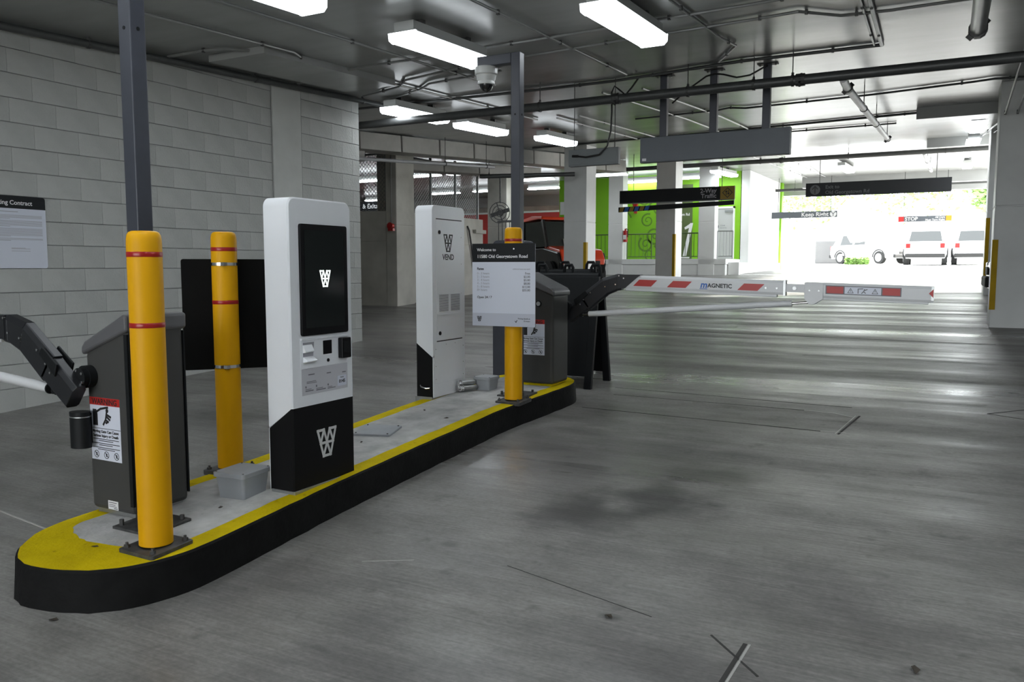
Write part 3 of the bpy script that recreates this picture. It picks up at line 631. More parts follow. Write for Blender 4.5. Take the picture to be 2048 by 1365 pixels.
# ------------------------------------------------------------------ barrier gates
def warning_label(t, s, face):                       # s = +1 / -1 : which long face; face(u, v, d)
    MB().prism([(-.105, 0), (.105, 0), (.105, .29), (-.105, .29)], 0, .0008, face).build('warning_label', 'sign_white', t)
    MB().prism([(-.105, .255), (.105, .255), (.105, .29), (-.105, .29)], .0008, .0014, face).build('label_heading', 'refl_red', t)
    d = .0014; x = Vector(face(1, 0, 0))-Vector(face(0, 0, 0)); o = lambda u, v: face(u, v, .0016)
    text('WARNING', .036, o(0, .260), x, (0,0,1), 'print_black', t, align='CENTER', bold=.0008)
    text('Moving Gate Can Cause', .0185, o(0, .128), x, (0,0,1), 'print_black', t, align='CENTER', bold=.0003)
    text('Serious Injury or Death', .0185, o(0, .108), x, (0,0,1), 'print_black', t, align='CENTER', bold=.0003)
    f2 = lambda u, v, w: face(u, v, .0010+w)
    pic = MB()
    pic.prism([(-.085, .160), (-.052, .160), (-.052, .215), (-.06, .235), (-.085, .235)], 0, .0005, f2)
    strokes(pic, [((-.055, .225), (-.03, .238)), ((-.02, .240), (-.005, .243)), ((.005, .245), (.02, .247))], .010, f2, .0005)
    strokes(pic, [((.012, .222), (.004, .190)), ((.012, .215), (.038, .205)), ((.010, .205), (.032, .192)), ((.004, .190), (.020, .182)), ((.020, .182), (.008, .176)), ((.004, .190), (-.012, .168))], .010, f2, .0005)
    pic.prism([(.016+.010*math.cos(k*.785), .232+.010*math.sin(k*.785)) for k in range(8)], 0, .0005, f2)
    lines(pic, [(-.105, .105, .148, .002), (-.09, .09, .098, .003), (-.05, .05, .090, .003), (-.095, .095, .078, .003), (-.05, .045, .070, .003), (-.095, .095, .058, .003), (-.06, .06, .050, .003)], f2)
    for u in (-.07, 0, .07):
        for k in range(14):
            a, b = 2*math.pi*k/14, 2*math.pi*(k+1)/14; strokes(pic, [((u+.016*math.cos(a), .026+.016*math.sin(a)), (u+.016*math.cos(b), .026+.016*math.sin(b)))], .0025, f2, .0005)
        strokes(pic, [((u-.011, .037), (u+.011, .015))], .003, f2, .0005); pic.prism([(u-.004, .018), (u+.004, .018), (u+.005, .032), (u-.003, .034)], 0, .0005, f2)
    pic.build('pictogram', 'print_black', t)['kind'] = 'stuff'
def gate(label, x, y, rz, boom_end, second):
    t = thing('barrier_gate', label, 'barrier gate', (x, y, iz(y-.15)), rz, 'articulated barrier gates on the island')
    a, d = .15, .15
    poly = [(-a, .02), (a, .02), (a, .75), (-a, .89)]
    mb = MB(); mb.prism(poly, -d, d, lambda u, v, ww: (u, ww, v)); mb.build('housing', 'cabinet', t, bevel=.022, seg=3)
    lid = [(-a-.012, .855), (a+.012, .735), (a+.014, .775), (a-.01, .800), (-a+.02, .928), (-a-.012, .925)]
    MB().prism(lid, -d-.012, d+.012, lambda u, v, ww: (u, ww, v)).build('lid', 'cabinet_lid', t, bevel=.014, seg=3)
    MB().box(-a+.02, a-.02, -d+.02, d-.02, -.03, .03).build('plinth', 'yellow_paint' if rz == 0 else 'steel', t)
    for s in (-1, 1): MB().box(-a-.0015, -a+.02, s*d-.004 if s > 0 else s*d-.004, s*d+.004, .06, .84).build('door_seam', 'rubber', t)
    # key lock on the plain side
    MB().cyl((.02, -d, .675), (.02, -d-.006, .675), .026, 20).build('lock_ring', 'rubber', t, smooth=True)
    lk = MB().cyl((.02, -d-.006, .675), (.02, -d-.009, .675), .018, 20).build('lock', 'steel', t, smooth=True)
    warning_label(t, 1, lambda u, v, w_: (-.03+u, -d-w_-.0005, .255+v))
    warning_label(t, -1, lambda u, v, w_: (.025-u, d+w_+.0005, .255+v))
    MB().prism([(-.10, .03), (-.03, .03), (-.03, .07), (-.10, .07)], 0, .0008, lambda u, v, w_: (-u-.07, d+w_+.0004, v)).build('rating_label', 'print_white', t)
    lines(MB(), [(-.095, -.04, .062, .004), (-.095, -.05, .052, .003), (-.095, -.04, .044, .003), (-.06, -.035, .036, .004)], lambda u, v, w_: (-u-.07, d+w_+.0013, v)).build('rating_print', 'print_grey', t)['kind'] = 'stuff'
    # hub and swan-neck bracket on the +y side, arm along +x
    hy = d+.075; hx, hz = .125, .63
    MB().cyl((hx-.01, d-.01, hz+.01), (hx-.01, d+.035, hz+.01), .052, 24).cyl((hx-.01, d+.035, hz+.01), (hx-.01, d+.06, hz+.01), .044, 24).build('hub', 'rubber', t, smooth=True)
    for k in range(5):
        an = k*1.257; MB().cyl((hx-.01+.034*math.cos(an), d+.055, hz+.01+.034*math.sin(an)), (hx-.01+.034*math.cos(an), d+.066, hz+.01+.034*math.sin(an)), .007, 6).build('bolt', 'chrome', t)
    zc = .855
    P0, P1, P2 = Vector((hx+.0, hy, hz-.06)), Vector((.50, hy, zc)), Vector((.60, hy, zc))
    neck = MB(); q = lambda e: [(-.033, -e), (-.022, -e-.012), (.022, -e-.012), (.033, -e), (.033, e*.6), (.020, e), (-.020, e), (-.033, e*.6)]
    def ring(p, up, e): return [p+Vector((0, uu, 0))+up*vv for uu, vv in q(e)]
    dg = (P1-P0).normalized(); up1 = Vector((-dg.z, 0, dg.x)); up2 = Vector((0, 0, 1)); upm = (up1+up2).normalized()
    R = [ring(P0-dg*.02, up1, .056), ring(P0+(P1-P0)*.42, up1, .060)]
    neck.bridge(R[0], R[1]); neck.build('neck', 'arm_dark', t, bevel=.003)
    R = [ring(P0+(P1-P0)*.38, up1, .068), ring(P1-dg*.06, upm, .066), ring(P1+Vector((.06, 0, -.002)), up2, .062), ring(P2, up2, .058)]
    sl = MB()
    for i in range(3): sl.bridge(R[i], R[i+1], cap=i in (0, 2))
    sl.build('shoulder', 'arm_dark', t, bevel=.003)
    MB().bridge([(P2.x-.02, hy-.036, zc-.056), (P2.x-.02, hy+.036, zc-.056), (P2.x-.02, hy+.036, zc+.056), (P2.x-.02, hy-.036, zc+.056)], [(P2.x+.03, hy-.036, zc-.056), (P2.x+.03, hy+.036, zc-.056), (P2.x+.16, hy+.036, zc+.054), (P2.x+.16, hy-.036, zc+.054)]).build('sleeve', 'arm_dark', t)
    for (bx, bz_) in ((.27, .70), (.33, .76), (.24, .66), (.46, .81), (.55, .83), (.62, .88), (.58, .90)):
        for s in (-1, 1): MB().cyl((bx, hy+s*.03, bz_), (bx, hy+s*.040, bz_), .006, 8).build('bolt', 'chrome', t)
    for s in (-1, 1): MB().prism([(.20, .645), (.31, .745), (.285, .775), (.18, .70)], hy+s*.033, hy+s*.044, lambda u, v, ww: (u, ww, v)).build('clamp', 'rubber', t, bevel=.003)
    # boom
    e0 = .50; sl_ = -.0275                            # the boom droops a little
    def bz2(xx): return zc - .0 + sl_*(xx-.5)
    def boom(nm, x0, x1, h0, dz=0.0, rake=0.0):
        prof = [(-.026, -h0), (.026, -h0), (.030, -h0+.018), (.030, h0-.018), (.020, h0), (-.020, h0), (-.030, h0-.018), (-.030, -h0+.018)]
        A = [(x0+rake*(v+h0)/(2*h0), hy+u, bz2(x0)+v+dz) for u, v in prof]; B = [(x1, hy+u, bz2(x1)+v+dz) for u, v in prof]
        return MB().bridge(A, B).build(nm, 'arm_white', t, bevel=.002)
    x1 = 1.87
    boom('boom', P2.x+.0, x1, .053, 0, .13)
    MB().beam((P2.x+.03, hy, bz2(P2.x)-.060), (x1-.05, hy, bz2(x1)-.060), .05, .022).build('rubber_edge', 'arm_white', t, bevel=.004)
    for s in (-1, 1):
        pf = lambda u, v, w_: (u, hy+s*(.0305+w_), bz2(u)+v)
        for u in (.70, .98, 1.53):
            MB().prism([(u, -.030), (u+.15, -.030), (u+.20, .022), (u+.05, .022)], 0, .0006, pf).build('reflector', 'refl_red', t)
        xd = (-s, 0, s*-sl_*-1) if s > 0 else (1, 0, sl_)
        if s < 0:
            text('m', .070, (1.245, hy-.0315, bz2(1.245)-.022), (1,0,sl_), (0,0,1), 'blue', t, bold=.002, shear=.2, name='brand_lettering'); text('AGNETIC', .044, (1.303, hy-.0315, bz2(1.30)-.018), (1,0,sl_), (0,0,1), 'print_black', t, bold=.0012, name='brand_lettering')
            MB().prism([(1.24, -.033), (1.30, -.033), (1.303, -.028), (1.243, -.028)], 0, .0006, pf).build('brand_underline', 'blue', t)
        else:
            text('m', .070, (1.55, hy+.0315, bz2(1.5)-.022), (-1,0,-sl_), (0,0,1), 'blue', t, bold=.002, shear=.2, name='brand_lettering'); text('AGNETIC', .044, (1.492, hy+.0315, bz2(1.5)-.018), (-1,0,-sl_), (0,0,1), 'print_black', t, bold=.0012, name='brand_lettering')
        for bx in (1.74, 1.82): MB().cyl((bx, hy+s*.030, bz2(bx)-.005), (bx, hy+s*.036, bz2(bx)-.005), .008, 8).build('bolt', 'steel', t)
    MB().box(x1-.005, x1+.012, hy-.033, hy+.033, bz2(x1)-.058, bz2(x1)+.058).build('end_cap', 'steel', t)
    MB().bridge([(x1, hy-.02, bz2(x1)-.030), (x1, hy+.02, bz2(x1)-.030), (x1, hy+.02, bz2(x1)+.030), (x1, hy-.02, bz2(x1)+.030)], [(second[0]+.02, hy-.02, bz2(second[0])-.030), (second[0]+.02, hy+.02, bz2(second[0])-.030), (second[0]+.02, hy+.02, bz2(second[0])+.030), (second[0]+.02, hy-.02, bz2(second[0])+.030)]).build('joint_arm', 'arm_white', t)
    jx = (x1+second[0])/2
    for s in (-1, 1): MB().cyl((jx, hy+s*.02, bz2(jx)), (jx, hy+s*.034, bz2(jx)), .014, 12).cyl((jx, hy+s*.034, bz2(jx)), (jx, hy+s*.038, bz2(jx)), .009, 6).build('pivot', 'steel', t)
    boom('boom', second[0], second[1], .056, -.008)
    MB().beam((second[0]+.05, hy, bz2(second[0])-.066), (second[1]-.03, hy, bz2(second[1])-.066), .05, .022).build('rubber_edge', 'arm_white', t, bevel=.004)
    s0, s1 = second; rx = s0+.04
    for s in (-1, 1): MB().prism([(s0-.005, .045), (s0+.125, .045), (s0+.125, -.07), (s0+.06, -.115), (s0+.03, -.115), (s0-.005, -.07)], hy+s*.030, hy+s*.036, lambda u, v, ww: (u, ww, bz2(u)+v)).build('joint_plate', 'arm_white', t, bevel=.002)
    for bx in (s0+.03, s0+.095):
        for s in (-1, 1): MB().cyl((bx, hy+s*.036, bz2(bx)-.012), (bx, hy+s*.041, bz2(bx)-.012), .009, 3).build('bolt', 'steel', t)
    for s in (-1, 1):
        pf = lambda u, v, w_: (u, hy+s*(.0305+w_), bz2(u)+v)
        MB().prism([(s0+.14, -.032), (s1-.20, -.032), (s1-.20, .030), (s0+.14, .030)], 0, .0005, pf).build('sticker_frame', 'print_grey', t)
        for (u0, u1) in ((s0+.147, s0+.26), (s1-.32, s1-.207)): MB().prism([(u0, -.026), (u1, -.026), (u1, .024), (u0, .024)], .0005, .001, pf).build('reflector', 'refl_red', t)
        MB().prism([(s0+.268, -.026), (s1-.328, -.026), (s1-.328, .024), (s0+.268, .024)], .0005, .001, pf).build('sticker_panel', 'sign_white', t)
        pic = MB(); pf2 = lambda u, v, w_: pf(u, v, .001+w_); m_ = (s0+.268+s1-.328)/2
        for u in (m_-.08, m_+.08): strokes(pic, [((u-.018, -.018), (u+.018, -.018)), ((u+.018, -.018), (u, .014)), ((u, .014), (u-.018, -.018)), ((u, -.008), (u, .002))], .004, pf2, .0005)
        strokes(pic, [((m_-.03, -.018), (m_-.03, .012)), ((m_-.03, .012), (m_, .014)), ((m_+.012, .010), (m_+.006, -.006)), ((m_+.008, .0), (m_+.028, .010)), ((m_+.006, -.006), (m_-.006, -.018)), ((m_+.006, -.006), (m_+.018, -.016))], .006, pf2, .0005)
        pic.build('pictogram', 'print_grey', t)['kind'] = 'stuff'
    MB().box(s1-.015, s1+.002, hy-.034, hy+.034, bz2(s1)-.05, bz2(s1)+.045).build('end_cap', 'steel', t)
    MB().prism([(0, -.03), (.028, 0), (0, .03)], hy-.0355, hy-.0340, lambda u, v, ww: (s1-.002-u, ww, bz2(s1)+v)).build('end_reflector', 'refl_red', t)
    # push rod below the boom
    ra, rb = Vector((.27, hy-.0, .578)), Vector((s0+.045, hy, bz2(s0)-.100)); dd = (rb-ra).normalized()
    MB().cyl(ra+dd*.03, rb-dd*.14, .0235, 16).build('push_rod', 'arm_white', t, smooth=True)
    MB().cyl(ra-dd*.03, ra+dd*.04, .012, 10).cyl(rb-dd*.14, rb, .010, 10).build('rod_end', 'chrome', t, smooth=True)
    MB().cyl(ra+dd*.028, ra+dd*.036, .026, 16).build('rod_collar', 'rubber', t, smooth=True)
    MB().beam((hx+.0, hy+.0, hz-.06), ra-dd*.02, .03, .04).cyl(ra+Vector((0, -.03, 0))-dd*.03, ra+Vector((0, .03, 0))-dd*.03, .014, 10).build('rod_mount', 'rubber', t)
    return t, hy
g2, _ = gate('grey barrier gate with its long white arm closed across the exit lane', -2.92, 6.03, 0, 2.86, (2.02, 2.855))
g1, hy = gate('grey barrier gate at the near end of the island, arm pointing at the block wall', -3.322, 2.48, math.pi, 2.86, (2.02, 2.855))
hb = MB(); hb.prism([(.052*math.cos(a_), .040*math.sin(a_)) for a_ in [k*math.pi/9 for k in range(18)]], 0, .165, lambda u, v, ww: (u, v, ww))
hb_o = hb.build('receipt_bin', 'rubber', g1, smooth=True); hb_o.location = (.140, .195, .315)
MB().prism([(.0535*math.cos(a_), .0415*math.sin(a_)) for a_ in [k*math.pi/9 for k in range(18)]], .142, .146, lambda u, v, ww: (u, v, ww)).build('bin_rim', 'steel', g1, smooth=True).location = (.140, .195, .315)
MB().box(.12, .155, .15, .18, .33, .47).build('bin_bracket', 'rubber', g1)
# ------------------------------------------------------------------ posts with cameras
def post(x, y, top, label):
    t = thing('camera_post', label, 'post', (x, y, iz(y)), 0, 'camera posts on the island'); a = .0375
    MB().box(-a, a, -a, a, -.01, top).build('upright', 'post', t, bevel=.005)
    MB().box(-.33, -a, -a, a, top-.075, top).build('bracket_arm', 'post', t, bevel=.005)
    MB().cyl((a, 0, 2.13), (a+.002, 0, 2.13), .008, 8).cyl((0, -a-.002, 2.13), (0, -a, 2.13), .008, 8).build('bolt_hole', 'rubber', t)
    p = MB().box(-.12, .12, -.11, .11, -.008, .012).build('base_plate', 'dark_steel', t, bevel=.002); p.rotation_euler = (math.atan(S), 0, 0)
    for sx in (-1, 1):
        for sy in (-1, 1): MB().cyl((sx*.09, sy*.085, 0), (sx*.09, sy*.085, .035), .010, 6).build('bolt', 'dark_steel', t)
    return t
post(-3.055, 2.33, 2.585, 'tall blue-grey square post beside the near barrier cabinet')
post(-2.895, 5.50, 2.585, 'tall blue-grey square post with a short arm holding the dome camera')
dc = thing('dome_camera', 'white dome security camera hanging from the post arm', 'camera', (-3.165, 5.50, iz(5.5)+2.585-.075-.19))
MB().lathe([(.04, .19), (.085, .188), (.088, .175), (.088, .135), (.076, .128), (.072, .10), (.062, .085), (.060, .07)], 28).build('housing', 'cam_white', dc, smooth=True)
MB().lathe([(.055, .085), (.055, .065), (.050, .042), (.038, .022), (.020, .008), (.002, .003)], 28).build('dome', 'dome', dc, smooth=True)
MB().lathe([(.0625, .085), (.066, .08), (.066, .06), (.0555, .058)], 28).build('trim_ring', 'cam_white', dc, smooth=True)
# ------------------------------------------------------------------ boxes and fittings on the island
def jbox(x, y, lx, ly, h, rz, label):
    t = thing('junction_box', label, 'junction box', (x, y, iz(y)), rz, 'grey junction boxes on the island')
    A = [(a*.80, b*.80, -.005) for a, b in rrect(lx, ly, .018, 4)]; B = [(a*.92, b*.92, h-.02) for a, b in rrect(lx, ly, .018, 4)]
    MB().bridge(A, B).build('body', 'pvc', t, smooth=True)
    MB().prism(rrect(lx, ly, .016, 4), h-.024, h, lambda u, v, ww: (u, v, ww)).build('lid', 'pvc', t, bevel=.003)
    for sx in (-1, 1):
        for sy in (-1, 1): MB().cyl((sx*lx*.43, sy*ly*.43, h), (sx*lx*.43, sy*ly*.43, h+.002), .005, 8).build('screw', 'dark_steel', t)
    return t
jbox(-3.015, 2.82, .19, .21, .125, .10, 'grey plastic junction box on the island between a bollard and the pay kiosk')
jbox(-3.24, 5.62, .16, .17, .105, .0, 'small grey junction box behind the white back-door kiosk')
cf = thing('flexible_conduit', 'short metal flexible conduits joining the kiosk to the junction box', 'conduit', (-3.33, 5.50, iz(5.5)))
for k, (dx, dz) in enumerate(((0, .03), (.03, .03), (.012, .068))):
    MB().tube([(-.055+dx, -.09, dz), (-.035+dx, -.05, dz), (-.01+dx, -.01, dz), (.015+dx, .04, dz)], .019, 10).build('conduit', 'steel', cf, smooth=True)
    MB().cyl((-.057+dx, -.095, dz), (-.046+dx, -.072, dz), .024, 8).build('coupling', 'chrome', cf)
cv = thing('access_cover', 'flat grey access cover plate screwed to the island top', 'cover plate', (-3.18, 4.11, iz(4.11)), .30)
MB().prism(rrect(.25, .25, .012, 3), -.01, .014, lambda u, v, ww: (u, v, ww+S*v)).build('plate', 'pvc', cv, bevel=.003)
for sx in (-1, 1):
    for sy in (-1, 1): MB().cyl((sx*.105, sy*.105, .013+S*sy*.105), (sx*.105, sy*.105, .018+S*sy*.105), .006, 8).build('screw', 'dark_steel', cv)
for (x, y, r, lab) in ((-2.97, 4.6, .02, 'tiny dark chip on the island between cover plate and rates sign bollard'), (-3.1, 3.85, .015, 'tiny dark chip on the island next to the access cover'), (-3.25, 4.75, .02, 'dark chip on the island near the white back-door kiosk'), (-3.05, 2.05, .018, 'dark chip on the near nose of the island'), (-2.95, 2.62, .013, 'tiny reddish chip before the junction box')):
    mb = MB(); mb.add([(r, 0, .002), (r*.2, r*.5, .006), (-r, r*.1, .001), (-r*.3, -r*.5, .003), (0, 0, -.002)], [(0,1,2,3), (1,0,4), (2,1,4), (3,2,4), (0,3,4)])
    o = mb.build('chipping', 'dry_leaf', None, origin=0); o.location = (x, y, iz(y)+.001); o.rotation_euler = (0, 0, x*40); tag(o, lab, 'debris', 'chips on the island')
for i, (x, y, r, lab) in enumerate(((-2.91, 1.775, .022, 'dark dry leaf scrap on the floor before the island nose'), (-.03, 2.78, .03, 'dark dry leaf scrap on the bare lane floor'), (-1.04, 2.70, .018, 'small leaf scrap on a floor stain'))):
    mb = MB(); mb.add([(r, 0, .004), (r*.3, r*.45, .008), (-r, r*.1, .002), (-r*.3, -r*.45, .009), (0, 0, -.001)], [(0,1,2,3), (1,0,4), (2,1,4), (3,2,4), (0,3,4)])
    o = mb.build('dry_leaf', 'dry_leaf', None, origin=0); o.location = (x, y, gz(y)+.002); o.rotation_euler = (0, 0, i*1.3+.4); tag(o, lab, 'leaf')
# ------------------------------------------------------------------ behind the island
pd = thing('ticket_pedestal', 'blue-grey ticket pedestal half hidden behind the rates sign', 'pedestal', (-3.66, 6.88, gz(6.88)), math.radians(2))
MB().prism(rrect(.30, 1.30, .05, 6, (0,0,1,1)), -.15, .15, lambda u, v, ww: (u, ww, v+.69)).build('cabinet', 'post', pd, smooth=True)
MB().box(-.17, .17, -.17, .17, 0, .04).build('foot', 'dark_steel', pd, bevel=.004)
MB().box(.15, .153, -.12, .10, 1.08, 1.28).build('side_plate', 'pvc', pd)
def a_frame(x, y, label, rz=0.0):
    t = thing('a_frame_barricade', label, 'barricade', (x, y, gz(y)), rz, 'folding black barricades behind the barrier')
    for s in (-1, 1):
        def pt(u, v, w_): zz = v; yy = s*(.045+.19*(1-zz/1.0))+w_; return (u, yy, zz)
        pn = MB(); pn.prism([(-.32, .10), (.32, .10), (.30, 1.0), (-.30, 1.0)], -.014, .014, pt); pn.build('panel', 'rubber', t, bevel=.004)
        for u in (-.30, .30): MB().prism([(u-.035, -.01), (u+.035, -.01), (u+.030, 1.0), (u-.030, 1.0)], -.022, .022, pt).build('leg', 'rubber', t, bevel=.004)
        MB().prism([(-.27, .16), (.27, .16), (.27, .18), (-.27, .18)], .014, .02, pt).prism([(-.27, .9), (.27, .9), (.27, .92), (-.27, .92)], .014, .02, pt).build('rib', 'rubber', t)
    for u in (-.27, 0, .27):
        h = MB(); h.tube([(u-.05, 0, .98), (u-.042, 0, 1.08), (u-.03, 0, 1.105), (u+.03, 0, 1.105), (u+.042, 0, 1.08), (u+.05, 0, .98)], .016, 8); h.build('handle', 'rubber', t, smooth=True)
    MB().cyl((-.31, 0, 1.0), (.31, 0, 1.0), .04, 12).build('hinge_bar', 'rubber', t, smooth=True)
    return t
a_frame(-3.10, 6.92, 'black folding A-frame barricade standing behind the far barrier cabinet')
a_frame(-3.42, 7.55, 'black folding A-frame barricade hidden behind the first one', .08)
# contract notice on the wall
cn = thing('wall_notice', 'white parking contract notice with black heading on the block wall', 'notice', (-6.984, 4.02, gz(4.0)+1.215))
cf_ = lambda u, v, d: (d, u, v)
MB().prism([(u, v+.305) for u, v in rrect(.72, .61, .02, 4)], 0, .004, cf_).build('panel', 'sign_white', cn)
MB().prism([(-.36, .505), (.36, .505)] + [(.34+.02*math.cos(math.radians(a_)), .59+.02*math.sin(math.radians(a_))) for a_ in (0, 30, 60, 90)] + [(-.34+.02*math.cos(math.radians(a_)), .59+.02*math.sin(math.radians(a_))) for a_ in (90, 120, 150, 180)], .004, .0046, cf_).build('heading_panel', 'sign_black', cn)
text('Parking Contract', .052, (.0052, .245, .537), (0,1,0), (0,0,1), 'print_white', cn, align='RIGHT', bold=.0008)
rows = [(-.3, .12, .478, .006)]; vv = .448
for grp in (4, 6, 8, 3):
    for k in range(grp): rows.append((-.32, .325 if k < grp-1 else .05, vv, .004)); vv -= .0095
    vv -= .008
rows += [(.05, .17, .172, .004), (.05, .21, .164, .004), (.05, .21, .146, .004)]
lines(MB(), rows, lambda u, v, d: (.004+d, u, v)).build('fine_print', 'print_pale', cn)['kind'] = 'stuff'
# ================================================================== OVERHEAD
def cz(y): return gz(y)+CEIL
def fixture(x, y, label, along='y', detail=True, L=1.27, dz=0.0):
    tilt = math.atan(S)
    t = thing('fluorescent_light', label, 'ceiling light', (x, y, cz(y)+dz), 0, 'fluorescent ceiling lights')
    t.rotation_euler = (tilt, 0, 0) if along == 'y' else (0, 0, math.pi/2)
    h = L/2
    if detail:
        MB().box(-.10, .10, -h+.02, h-.02, -.155, -.055).build('body', 'fixture', t, bevel=.006)
        for s in (-.38, .38): MB().box(-.045, .045, s-.03, s+.03, -.06, .02).build('mount', 'dark_steel', t)
        MB().prism([(-.118, -.216), (-.10, -.232), (.10, -.232), (.118, -.216)], -h+.012, h-.012, lambda u, v, ww: (u, ww, v)).build('lens', 'lens', t)
        for s in (-1, 1): MB().prism([(s*.110, -.150), (s*.135, -.150), (s*.13, -.205), (s*.119, -.2155), (s*.110, -.2155)], -h+.012, h-.012, lambda u, v, ww: (u, ww, v)).build('lens_side', 'lens_side', t)
        for s in (-1, 1):
            MB().prism([(-.139, -.147), (-.134, -.207), (-.103, -.236), (.103, -.236), (.134, -.207), (.139, -.147)], s*h-.012, s*h+.012, lambda u, v, ww: (u, ww, v)).build('end_cap', 'lens_side', t)
        MB().box(-.138, .138, -h, h, -.152, -.142).build('tray', 'fixture', t)
    else:
        MB().box(-.10, .10, -h+.02, h-.02, -.20, -.055).build('body', 'fixture', t)
        MB().prism([(-.13, -.195), (-.12, -.225), (.12, -.225), (.13, -.195)], -h, h, lambda u, v, ww: (u, ww, v)).build('lens', 'lens', t)
    return t
fixture(-4.11, 3.98, 'fluorescent ceiling light cut off by the top edge of the picture')
fixture(-4.09, 6.33, 'bright fluorescent ceiling light above the dome camera')
fixture(-2.36, 6.38, 'bright fluorescent ceiling light nearest the top centre, above the barrier arm')
fixture(-6.56, 9.45, 'fluorescent ceiling light just past the block wall corner')
fixture(-6.59, 11.3, 'fluorescent ceiling light left of the camera post, second of its row')
fixture(-6.36, 13.6, 'fluorescent ceiling light right of the camera post, by the small grey sign')
fixture(-2.73, 26.0, 'fluorescent ceiling light deep in the exit lane above the exit sign', L=2.4)
fixture(-6.05, 25.0, 'fluorescent ceiling light before the green wall, above the 2-way sign', L=2.4)
for i, (x, y, lab) in enumerate(((.38, 16.4, 'nearest bright light in the row beside the large right column'), (.38, 19.2, 'second bright light in the row beside the right columns'), (.40, 22.6, 'third bright light in the row beside the right columns'), (.42, 27.0, 'farthest bright light in the row beside the right columns'))):
    fixture(x, y, lab, detail=i < 1)
for (x, y, lab) in ((-8.95, 22.6, 'crosswise light just right of the guarded pale column'), (-11.4, 22.8, 'crosswise light between the camera post and the pale column'), (-9.1, 27.3-.9, 'small crosswise light against the green wall'), (-7.06, 26.0, 'crosswise light over the 2-way sign'),
                    (-13.0, 18.9, 'crosswise light behind the fence right of the ramp column'), (-11.5, 19.0, 'short crosswise light behind the fence near the hanger'), (-17.4, 27.0, 'crosswise light far behind the fence above the white kiosk'), (-15.4, 26.9, 'crosswise light far behind the fence next to a fence post'),
                    (-15.3, 19.4, 'crosswise light at the block wall edge behind the ramp pier'), (-13.1, 27.0, 'crosswise light far away right of the dark column'), (-21.9, 28.6, 'lowest distant crosswise light behind the fence'), (-19.5, 22.0, 'distant crosswise light beside the ramp column'), (-12.4, 29.0, 'tiny distant crosswise light over the red wall')):
    fixture(x, y, lab, 'x', False)
for (x, y, lab) in ((-4.1, .6, 'fluorescent light above the entry behind the viewpoint'), (-2.36, 1.6, 'added unseen fill light overhead near the viewpoint'), (.4, 3.4, 'added unseen fill light above the exit lane'), (.4, .4, 'added unseen fill light directly above the viewpoint'), (-4.1, -3.4, 'fluorescent light far behind the viewpoint over the left lane'), (-.5, -3.4, 'fluorescent light far behind the viewpoint over the right lane'), (2.2, 2.6, 'fluorescent light out of view right of the exit lane'), (2.2, 5.6, 'second added unseen fill light right of the exit lane'), (5.2, 4.0, 'fluorescent light over the parking bays out of view'), (4.2, 10.0, 'fluorescent light over the farther parking bays out of view'), (4.2, -2.5, 'fluorescent light over the rear parking bays out of view')):  # lights over and right of the lane are added to brighten lane-facing sides
    fixture(x, y, lab, 'y', False)
# ---- pipes
def run(name, pts, r, m, label, cat='pipe', hang=(), coup=(), n=12):
    t = thing(name, label, cat, tuple(pts[0])); o = Vector(pts[0]); P = [Vector(p)-o for p in pts]
    MB().tube(P, r, n).build('tube', m, t, smooth=True)
    def on(f):
        tot = [(P[i+1]-P[i]).length for i in range(len(P)-1)]; d = f*sum(tot)
        for i, l in enumerate(tot):
            if d <= l or i == len(tot)-1: return P[i]+(P[i+1]-P[i])*(d/l), (P[i+1]-P[i]).normalized()
            d -= l
    for f_ in hang:
        p, d = on(f_); top = cz((p+o).y)-(p+o).z
        hm = MB(); hm.cyl(p+Vector((0,0,r*.9)), p+Vector((0,0,top)), .006, 6).cyl(p-d*.012, p+d*.012, r*1.18, n); hm.cyl(p+Vector((0,0,r)), p+Vector((0,0,r+.03)), .014, 8)
        hm.build('hanger', 'dark_steel', t)
    for f_ in coup:
        p, d = on(f_); cm = MB().cyl(p-d*.045, p+d*.045, r*1.22, n); a = d.orthogonal().normalized(); cm.beam(p-a*r*1.7, p+a*r*1.7, .02, .05); cm.build('coupling', 'dark_steel', t)
    return t
def H(x, y, h): return (x, y, gz(y)+h)
run('sprinkler_main', [H(-8.2, 9.14, 2.95), H(7.9, 9.14, 2.95)], .053, 'pipe', 'thick dark sprinkler main crossing the whole ceiling in front of the blank sign', hang=(.23, .345, .39, .415, .62), coup=(.292, .42))
run('sprinkler_main', [H(-9.3, 21.0, 3.05), H(.9, 21.0, 3.05)], .055, 'pipe', 'second sprinkler main crossing the ceiling above the 2-way traffic sign', hang=(.12, .3, .5, .7, .9), coup=(.55,))
run('sprinkler_main', [H(-7.0, 31.0, 2.9), H(1.2, 31.0, 2.9)], .05, 'pipe', 'distant sprinkler main above the hanging exit sign', hang=(.1, .25, .4, .55, .7, .85))
run('branch_pipe', [H(-1.02, 9.16, 2.92), H(-1.05, 9.8, 2.93), H(-1.04, 16.7, 2.97)], .042, 'pale_pipe', 'pale branch pipe running from the sprinkler main towards the exit', hang=(.35, .62, .95), coup=(.1, .98))
run('branch_pipe', [H(-.55, 21.0, 3.02), H(-.5, 27.0, 2.98)], .045, 'pale_pipe', 'far pale branch pipe above the exit sign', hang=(.4, .8))
run('drain_pipe', [H(.14, 3.5, 3.0), H(.15, 7.95, 3.0)], .06, 'conduit', 'thick pipe ending in bolted flange at the top right corner', hang=(.2,), coup=(.985,))
run('wall_pipe', [H(-6.90, -3, 3.19), H(-6.90, 9.4, 3.19), H(-6.78, 9.55, 3.19)], .034, 'pipe', 'dark pipe running along the top of the block wall', hang=(.45, .62, .78, .93), coup=(.985,))
